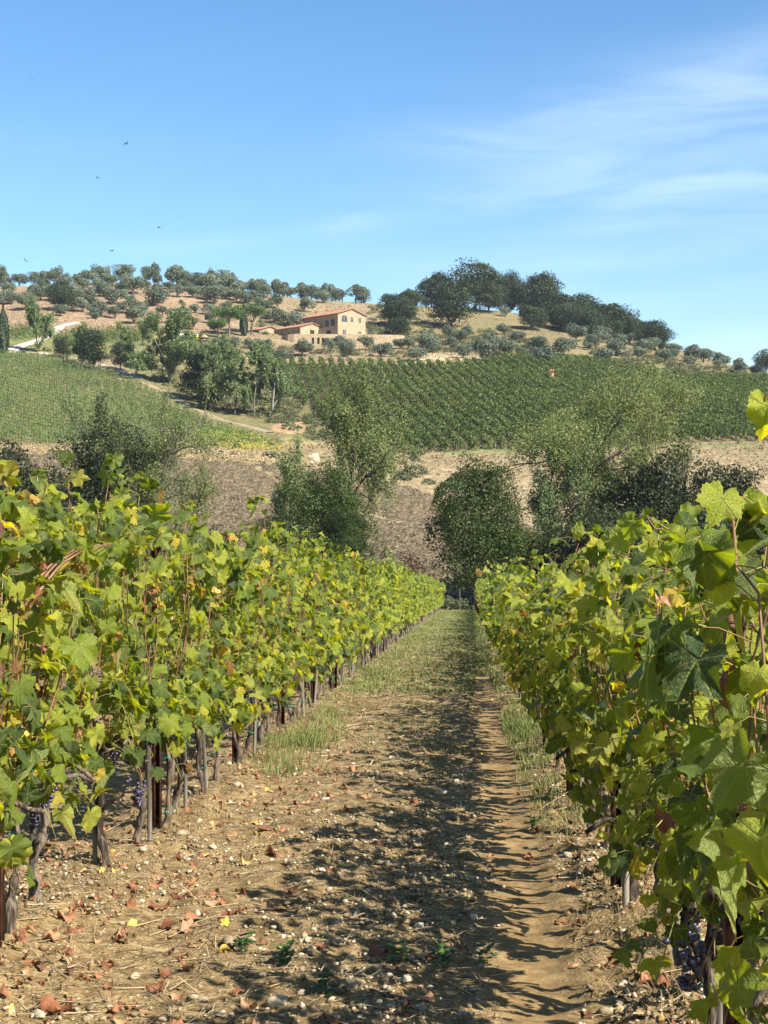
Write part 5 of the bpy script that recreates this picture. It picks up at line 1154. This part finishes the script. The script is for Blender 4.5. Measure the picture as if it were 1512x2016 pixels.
def farmhouse():
    bd = 468.; bx, by = [float(q) for q in wpos(665, bd)]
    ez = EYE + (1008 - 661) * bd / F       # terrace level
    root = thing('farmhouse', 'stone farmhouse with terracotta roofs and arched windows on the hillside', 'farmhouse', (bx, by, ez), None, 0)
    mpp = bd / F                            # metres to one photo pixel there
    PHI = R(50); fw = np.array([math.sin(PHI), math.cos(PHI)]); bk = np.array([-math.cos(PHI), math.sin(PHI)])   # along the gable, and backwards
    ca, sa = math.cos(AL), math.sin(AL)
    rot = lambda v: np.array([v[0] * ca - v[1] * sa, v[0] * sa + v[1] * ca]); fw, bk = rot(fw), rot(bk); rt = rot(np.array([1., 0])); aw = rot(np.array([0, 1.]))
    win = []
    def part(name, mb, m, parent=root, **kw): return ob(name, mb.mesh(name, M[m]), parent, **kw)
    def add_window(pt, s, z, w, h, ar, kind):
        g = MB(); g.add([pt(s - w / 2, z, .2), pt(s + w / 2, z, .2), pt(s + w / 2, z + h, .2), pt(s - w / 2, z + h, .2)], [[0, 1, 2, 3]])
        if kind == 'glass':
            f = MB(); t = .07
            for (a, b, c, d) in ((-w / 2, -w / 2 + t, 0, h), (w / 2 - t, w / 2, 0, h), (-t / 2, t / 2, t, h - t), (-w / 2 + t, w / 2 - t, 0, t), (-w / 2 + t, w / 2 - t, h - t, h)):
                f.add([pt(s + a, z + c, .12), pt(s + b, z + c, .12), pt(s + b, z + d, .12), pt(s + a, z + d, .12), pt(s + a, z + c, .18), pt(s + b, z + c, .18), pt(s + b, z + d, .18), pt(s + a, z + d, .18)], [[0, 1, 2, 3], [0, 4, 5, 1], [1, 5, 6, 2], [2, 6, 7, 3], [3, 7, 4, 0]])
            wo_ = part('window', f, 'frame'); part('pane', g, 'glass', wo_)
        else: part('window' if kind == 'dark' else 'doorway', g, 'dark_in')
    def block(o, W, L, eave, rise, base, gable_op, side_op, tag_, over=.45, left_wall=True):
        """o: nearest left corner of the gable front (world xy, relative to root). The ridge runs backwards."""
        A = np.array(o, float); B = A + fw * W; Cc = B + bk * L; D = A + bk * L
        tri = lambda s: eave + rise * (1 - abs(s - W / 2) / (W / 2))
        mb, pt = wall_with_openings(A, B, base, tri, [q[:5] for q in gable_op]); 
        mb2, pt2 = wall_with_openings(D, A, base, lambda s: eave, [q[:5] for q in side_op]); mb3, _ = wall_with_openings(B, Cc, base, lambda s: eave, []); mb4, _ = wall_with_openings(Cc, D, base, tri, [])
        for q, x in ((mb, pt), (mb2, pt2), (mb3, None), (mb4, None)): part('wall', q, 'masonry')
        for q in gable_op: add_window(pt, *q)
        for q in side_op: add_window(pt2, *q)
        r = MB(); t = .22
        for sg, e0 in ((0, A - fw * over), (1, B + fw * over)):
            dz = rise / (W / 2) * over; mid = A + fw * W / 2
            p = [(e0 - bk * over, eave - dz), (mid - bk * over, eave + rise), (mid + bk * (L + over), eave + rise), (e0 + bk * (L + over), eave - dz)]
            lo = [[q[0][0], q[0][1], q[1] + .02] for q in p]; hi = [[q[0][0], q[0][1], q[1] + t] for q in p]; r.add(lo + hi, [[4, 5, 6, 7], [0, 3, 2, 1], [0, 1, 5, 4], [1, 2, 6, 5], [2, 3, 7, 6], [3, 0, 4, 7]])
        # rows of round tiles give the edge its ripple
        for k in range(int(L / .42)):
            for sg, e0 in ((0, A - fw * (over + .05)), (1, B + fw * (over + .05))):
                a = e0 + bk * (k * .42); b = A + fw * W / 2 + bk * (k * .42); dz = rise / (W / 2) * over
                r.tube([[a[0], a[1], eave - dz + t], [b[0], b[1], eave + rise + t]], .10, 5, False)
        rf = part('roof', r, 'tiles'); return rf, A, B
    def chimney(rf, p, z0, h=1.0, w=.6):
        c = MB(); c.box((p[0], p[1], z0 + h / 2 - .3), (w, w, h + .6)); ch = part('chimney', c, 'masonry', rf) if False else None
        cc = MB(); cc.box((p[0], p[1], z0 + h / 2 - .3), (w, w, h + .6)); cc.box((p[0], p[1], z0 + h + .08), (w * 1.45, w * 1.45, .12)); 
        for a in (-1, 1): cc.box((p[0] + a * w * .35, p[1], z0 + h + .27), (.12, w * .9, .26))
        cc.box((p[0], p[1], z0 + h + .46), (w * 1.2, w * 1.2, .12)); part('chimney', cc, 'cotto', rf)
    # main block
    rf, A, B = block(rt * 0. + aw * 0, 11.0, 18.5, 6.9, 1.75, -.5,
        [(2.6, 4.35, 2.2, 2.15, True, 'glass'), (5.6, 4.6, 1.0, 1.5, False, 'glass'), (8.7, 4.6, 1.0, 1.5, False, 'glass'), (2.6, .15, 1.35, 1.85, False, 'glass'), (8.7, .1, 1.25, 1.8, False, 'glass')],
        [(15.9, 3.2, 1.9, 2.2, True, 'glass'), (13.0, 3.2, 1.9, 2.2, True, 'glass')], 'main')
    chimney(rf, A + fw * 5.5 + bk * 1.2, 8.7, .9); chimney(rf, A + fw * 3.2 + bk * 9.5, 7.9, .9); chimney(rf, A + fw * 3.2 + bk * 15., 7.8, 1.0)
    # lower wing in front, its gable to the left
    o2 = rt * (-31.5 * 1.0 * mpp * 2.35) + aw * 1.0; W2 = 9.3
    rf2, A2, B2 = block(o2, W2, 13.5, 2.95, 1.35, -1.2, [(4.6, .35, 1.7, 1.85, False, 'dark')], [(12.2, 1.2, .6, .8, False, 'dark'), (10.2, 1.2, .6, .8, False, 'dark'), (7.4, .6, .9, 1.2, False, 'dark'), (4.2, 1., .7, .8, False, 'dark')], 'wing')
    chimney(rf2, A2 + fw * 3 + bk * 3, 3.5, .7, .4); chimney(rf2, A2 + fw * 3 + bk * 7, 3.5, .7, .4)
    # link wall with the arched opening, between wing and main block
    p1 = o2 + fw * 7.2; p2 = A + fw * .2 - bk * .05
    mb, pt = wall_with_openings(p1, p2, -1.2, lambda s: 3.15, [(np.linalg.norm(p2 - p1) * .5, .1, 2.3, 1.9, True)]); part('wall', mb, 'masonry'); add_window(pt, np.linalg.norm(p2 - p1) * .5, .1, 2.3, 1.9, True, 'dark')
    # annex further left
    o3 = rt * (-601 + 0) * 0 + rt * ((507 - 665) * mpp) + aw * 7.; rf3, A3, B3 = block(o3, 8.2, 7.5, 2.7, 1.25, -1.0, [(2.6, .45, 1.9, 1.5, False, 'dark')], [], 'annex')
    chimney(rf3, A3 + fw * 5.5 + bk * 2, 3.3, .7, .4)
    t = MB(); q = A3 + fw * 1.65 - bk * .02; e = fw; z0 = .4; t.add([[q[0], q[1], z0], [q[0] + e[0] * 1.9, q[1] + e[1] * 1.9, z0], [q[0] + e[0] * 1.9, q[1] + e[1] * 1.9, z0 + 1.55], [q[0], q[1], z0 + 1.55]], [[0, 1, 2, 3]]); part('brick_grille', t, 'cotto')
    o4 = o3 + fw * 8.0 + bk * 1.5; m4, _ = wall_with_openings(o4, o2 + bk * 9, -1., lambda s: 2.4, []); part('wall', m4, 'masonry')
    # terrace retaining wall, a thing of its own
    tw = thing('retaining_wall', 'long stone terrace wall in front of the farmhouse with narrow doorways', 'wall', (bx, by, ez))
    X = lambda px, off: rt * ((px - 665) * mpp) + aw * off
    pts = [X(552, 4.), X(560, -1.2), X(568, -3.6), X(580, -4.4), X(640, -4.2), X(700, -3.6), X(760, -2.5), X(790, -1.2), X(797, 1.5)]
    for i in range(len(pts) - 1):
        Lw = np.linalg.norm(pts[i + 1] - pts[i]); ops = []
        if i == 3: ops = [(Lw * f, -3.0, .75, 1.9, False) for f in (.62, .80, .97)]; ops = [(min(a, Lw - .5), b, c, d, e_) for a, b, c, d, e_ in ops]
        if i == 4: ops = [(Lw * .06 + .4, -3.0, .7, 1.8, False)]
        if i == 5: ops = [(Lw * .05 + .4, -2.0, .7, .85, False)]
        za = .06; mb, pt = wall_with_openings(pts[i], pts[i + 1], -6.5, lambda s: za, ops)
        e = (pts[i + 1] - pts[i]) / Lw; ni = np.array([-e[1], e[0]]); mb.add([[*pts[i], za], [*pts[i + 1], za], [*(pts[i + 1] + ni * .5), za], [*(pts[i] + ni * .5), za], [*(pts[i] + ni * .5), -1.5], [*(pts[i + 1] + ni * .5), -1.5]], [[0, 1, 2, 3], [3, 2, 5, 4]])
        ob('wall', mb.mesh('wall', M['masonry']), tw)
        for a in ops:
            g = MB(); g.add([pt(a[0] - a[2] / 2, a[1], .3), pt(a[0] + a[2] / 2, a[1], .3), pt(a[0] + a[2] / 2, a[1] + a[3], .3), pt(a[0] - a[2] / 2, a[1] + a[3], .3)], [[0, 1, 2, 3]]); ob('doorway', g.mesh('doorway', M['dark_in']), tw)
    # terrace floor behind the wall
    f = MB(); q = [*pts, X(812, 30.), X(560, 40.), X(500, 30.), X(498, 5.)]; f.add([[*p, -.05] for p in q]); me = mesh('terrace', np.concatenate(f.V), [np.array([[0, i, i + 1] for i in range(1, len(q) - 1)])], M['hill'], cols=np.tile([.36, .29, .19], (len(q), 1)))
    o = ob('terrace', me, None, (bx, by, ez)); o['kind'] = 'structure'
    return root
farmhouse()

# ------------------------------------------------------------------ walls, boulders, posts and small things
def small_things():
    rg = np.random.default_rng(77)
    # dry stone wall above the ploughed field
    for seg, lab in ((((-120, 884), (0, 886), (72, 892)), 'low dry stone wall below the young vines at the picture edge'), (((372, 893), (440, 903), (500, 910), (560, 914)), 'low dry stone wall of pale blocks above the ploughed field')):
        P = np.array([hit(a, b, 200, 260)[:2] for a, b in seg]); L = np.concatenate([[0], np.cumsum(np.linalg.norm(np.diff(P, axis=0), axis=1))])
        x0, y0 = P[0]; z0 = float(ground(x0, y0)); t = thing('dry_stone_wall', lab, 'stone wall', (x0, y0, z0)); mb = MB()
        for row in range(4):
            s = 0.
            while s < L[-1]:
                w = rg.uniform(.3, .75); x = np.interp(s + w / 2, L, P[:, 0]); y = np.interp(s + w / 2, L, P[:, 1]); z = float(ground(x, y)) + .25
                if row < 3 or rg.random() < .5:
                    V = rock_geo(rg, ICO0, .5, .2) * [w * .52, .25, .26 + 0 * w]; mb.add(V + [x - x0, y - y0 + .06 * row, z - z0 + .05 + row * .25 + rg.normal(0, .03)], T=ICO0[1])
                s += w * 1.02
        ob('stones', mb.mesh('stones', M['wallstone']), t, kind='stuff')
    for px, py, w, h, lab in ((760, 958, 28, 40, 'tall pale boulder standing on the edge of the ploughed field'), (617, 922, 28, 34, 'pale boulder half hidden by leaves above the ploughed field'), (655, 928, 14, 14, 'small boulder between the two large ones'), (725, 948, 10, 10, 'small pale rock beside the tall boulder')):
        x, y, z, d = hit(px, py, 190, 250); m = d / F; V = rock_geo(rg, ico(4), 1.0, .16); V = V * [w * m * .55, w * m * .5, h * m * .52]; V += fbm(V[:, 0] * 2.2 + px, V[:, 2] * 2.2, 4, 3)[:, None] * unit(V) * .55
        T = ico(4)[1]; ob('boulder', mesh('boulder', V, T, M['boulder'], smooth=False), None, (x, y, z + h * m * .44), category='boulder', label=lab, group='boulders above the field')
    # white fence posts along the young vines
    mb = MB(); mb.box((0, 0, .5), (.08, .08, 1.3)); pm = mb.mesh('fence_post', M['stake']); mb = MB(); mb.box((0, 0, .6), (.08, .08, 1.3)); pw = mb.mesh('fence_post', M['stake'])
    def line(pts, n, m_, lab, grp):
        q = np.array(pts, float); L = np.concatenate([[0], np.cumsum(np.linalg.norm(np.diff(q, axis=0), axis=1))])
        for s in np.linspace(0, L[-1], n):
            px, py = np.interp(s, L, q[:, 0]), np.interp(s, L, q[:, 1]); x, y, z, d = hit(px, py, 200, 430); o = ob('fence_post', m_, None, (x, y, z + .1), category='fence post', group=grp, label=lab); o.rotation_euler = (rg.normal(0, .04), rg.normal(0, .04), 0); o.scale[2] = rg.uniform(.75, 1.1)
    line([(42, 702), (100, 710), (160, 722), (222, 744), (262, 764)], 24, pw, 'short pale post between the young vines and the white road', 'pale posts along the upper edge of the young vines')
    line([(392, 822), (440, 845), (480, 858), (555, 878)], 14, pm, 'pale fence post beside the yellow grass and the gully', 'pale posts beside the yellow grass')
    line([(372, 868), (420, 872), (480, 878), (540, 886)], 12, pw, 'thin grey post above the dry stone wall', 'thin posts above the stone wall')
    line([(880, 893), (1000, 888), (1150, 884), (1300, 878), (1512, 873)], 34, pw, 'thin end post at the bottom of the dense vineyard', 'end posts of the dense vineyard')
    line([(1000, 722), (1060, 727), (1120, 733)], 9, pw, 'small post at the upper corner of the dense vineyard', 'posts by the sandy track')
    # brick pillar
    x, y, z, d = hit(1085, 752, 300, 420); m = d / F; t = thing('brick_pillar', 'red brick pillar with a tiled cap in the dense vineyard', 'pillar', (x, y, z)); h = (752 - 731) * m
    mb = MB(); mb.box((0, 0, h / 2), (10 * m, 10 * m, h)); ob('shaft', mb.mesh('shaft', M['cotto']), t); w = 7.5 * m; mb = MB(); mb.add([[-w, -w, h], [w, -w, h], [w, w, h], [-w, w, h], [0, -w, h + 3 * m], [0, w, h + 3 * m]], [[0, 1, 2, 3], [0, 4, 5, 3], [1, 2, 5, 4]], [[0, 1, 4], [3, 5, 2]]); ob('cap', mb.mesh('cap', M['tiles']), t)
    # things in the farmyard
    x, y, z, d = hit(402, 672, 400, 480); m = d / F; t = thing('thatched_shelter', 'open shelter with a low conical thatched roof in the farmyard', 'shelter', (x, y, z)); r = 13 * m; h = 6 * m; mb = MB(); n = 14
    a = np.arange(n) * 2 * math.pi / n; V = np.concatenate([np.stack([r * np.cos(a), r * np.sin(a), np.full(n, h)], 1), [[0, 0, h + 8 * m]], [[0, 0, h]]]); i = np.arange(n); j = (i + 1) % n; mb.add(V, T=np.concatenate([np.stack([i, j, np.full(n, n)], 1), np.stack([j, i, np.full(n, n + 1)], 1)])); ob('roof', mb.mesh('roof', M['straw']), t)
    for k in range(5): mb = MB(); b = k * 1.256; mb.tube([[r * .8 * math.cos(b), r * .8 * math.sin(b), 0], [r * .8 * math.cos(b), r * .8 * math.sin(b), h]], .1, 6); ob('leg', mb.mesh('leg', M['twig']), t)
    x, y, z, d = hit(387, 670, 400, 480); m = d / F; t = thing('signboard', 'small yellow panel with a white top beside the thatched shelter', 'sign board', (x, y, z)); mb = MB(); mb.box((0, 0, 4.5 * m), (6 * m, .2, 9 * m)); ob('panel', mb.mesh('panel', M['yellowp']), t); mb = MB(); mb.box((0, 0, 10.6 * m), (6.4 * m, .3, 3.2 * m)); ob('top_panel', mb.mesh('top_panel', M['whitep']), t)
    x, y, z, d = hit(352, 666, 400, 480); m = d / F; t = thing('caravan', 'white caravan roof showing behind the broad pale poplar', 'caravan', (x, y, z)); mb = MB(); mb.box((0, 0, 4.5 * m), (24 * m, 2.2, 6.5 * m)); ob('body', mb.mesh('body', M['whitep']), t); mb = MB(); mb.box((0, -1.12, 5.4 * m), (5 * m, .05, 2.4 * m)); ob('window', mb.mesh('window', M['glass']), t)
    for sx in (-1, 1): mb = MB(); b = np.linspace(0, 6.28, 13); mb.tube([[sx * 6 * m, -1.15, .45], [sx * 6 * m, -.9, .45]], [.42, .42], 12); ob('wheel', mb.mesh('wheel', M['dark_in']), t)
    x, y, z, d = hit(297, 655, 400, 500); m = d / F; t = thing('brick_hut', 'small red brick hut behind the pale poplars', 'hut', (x, y, z)); mb = MB(); mb.box((0, 0, 4 * m), (12 * m, 3, 8 * m)); ob('wall', mb.mesh('wall', M['cotto']), t); mb = MB(); mb.add([[-7 * m, -1.8, 8 * m], [7 * m, -1.8, 6.5 * m], [7 * m, 1.8, 8.5 * m], [-7 * m, 1.8, 11 * m]], [[0, 1, 2, 3]]); ob('roof', mb.mesh('roof', M['tiles']), t)
    # birds
    M['bird'] = simple_mat('bird_feathers', (.05, .045, .06), (.10, .09, .11), 20., .7, 0, .01)
    for k, (px, py, s, rz, ti, lab) in enumerate([(63, 155, 1.15, .4, .5, 'dark swallow, highest of the flock in the sky'), (248, 283, 1.1, -.5, -.5, 'swallow with a pale belly in the middle of the sky'), (192, 350, 1.1, .9, .9, 'swallow banking steeply below the pale-bellied one'),
                                             (313, 448, .9, 1.4, .1, 'small swallow gliding alone over the hill, furthest from the edge at its height'), (220, 494, 1.0, -.4, -.4, 'swallow low over the skyline olive trees'), (50, 513, 1.05, .2, 1.3, 'swallow just above the trees beside the cypress'), (408, 508, .5, .3, .2, 'tiniest bird speck above the olive skyline')]):
        d = 52.; x, y = wpos(px, d); t = thing('swallow', lab, 'bird', (x, y, EYE + (1008 - py) * d / F), 'birds in the sky', rz); t.rotation_euler = (.3 * ti, ti * .7, rz); t.scale = [s * .8] * 3
        V, T = ICO1; mb = MB(); mb.add(V * [.018, .075, .018], T=T); mb.add(V * [.014, .018, .014] + [0, .075, .006], T=T); ob('body', mb.mesh('body', M['bird'], True), t)
        for sx in (-1, 1): mb = MB(); mb.add([[0, .035, .005], [sx * .07, .045, .035], [sx * .16, -.03, .02], [sx * .06, -.015, .02], [0, -.03, 0]], T=[[0, 1, 3], [1, 2, 3], [0, 3, 4]]); ob('wing', mb.mesh('wing', M['bird']), t)
        mb = MB(); mb.add([[-.008, -.06, 0], [.008, -.06, 0], [.035, -.14, 0], [0, -.09, 0], [-.035, -.14, 0]], T=[[0, 1, 3], [1, 2, 3], [0, 3, 4]]); ob('tail', mb.mesh('tail', M['bird']), t)
small_things()
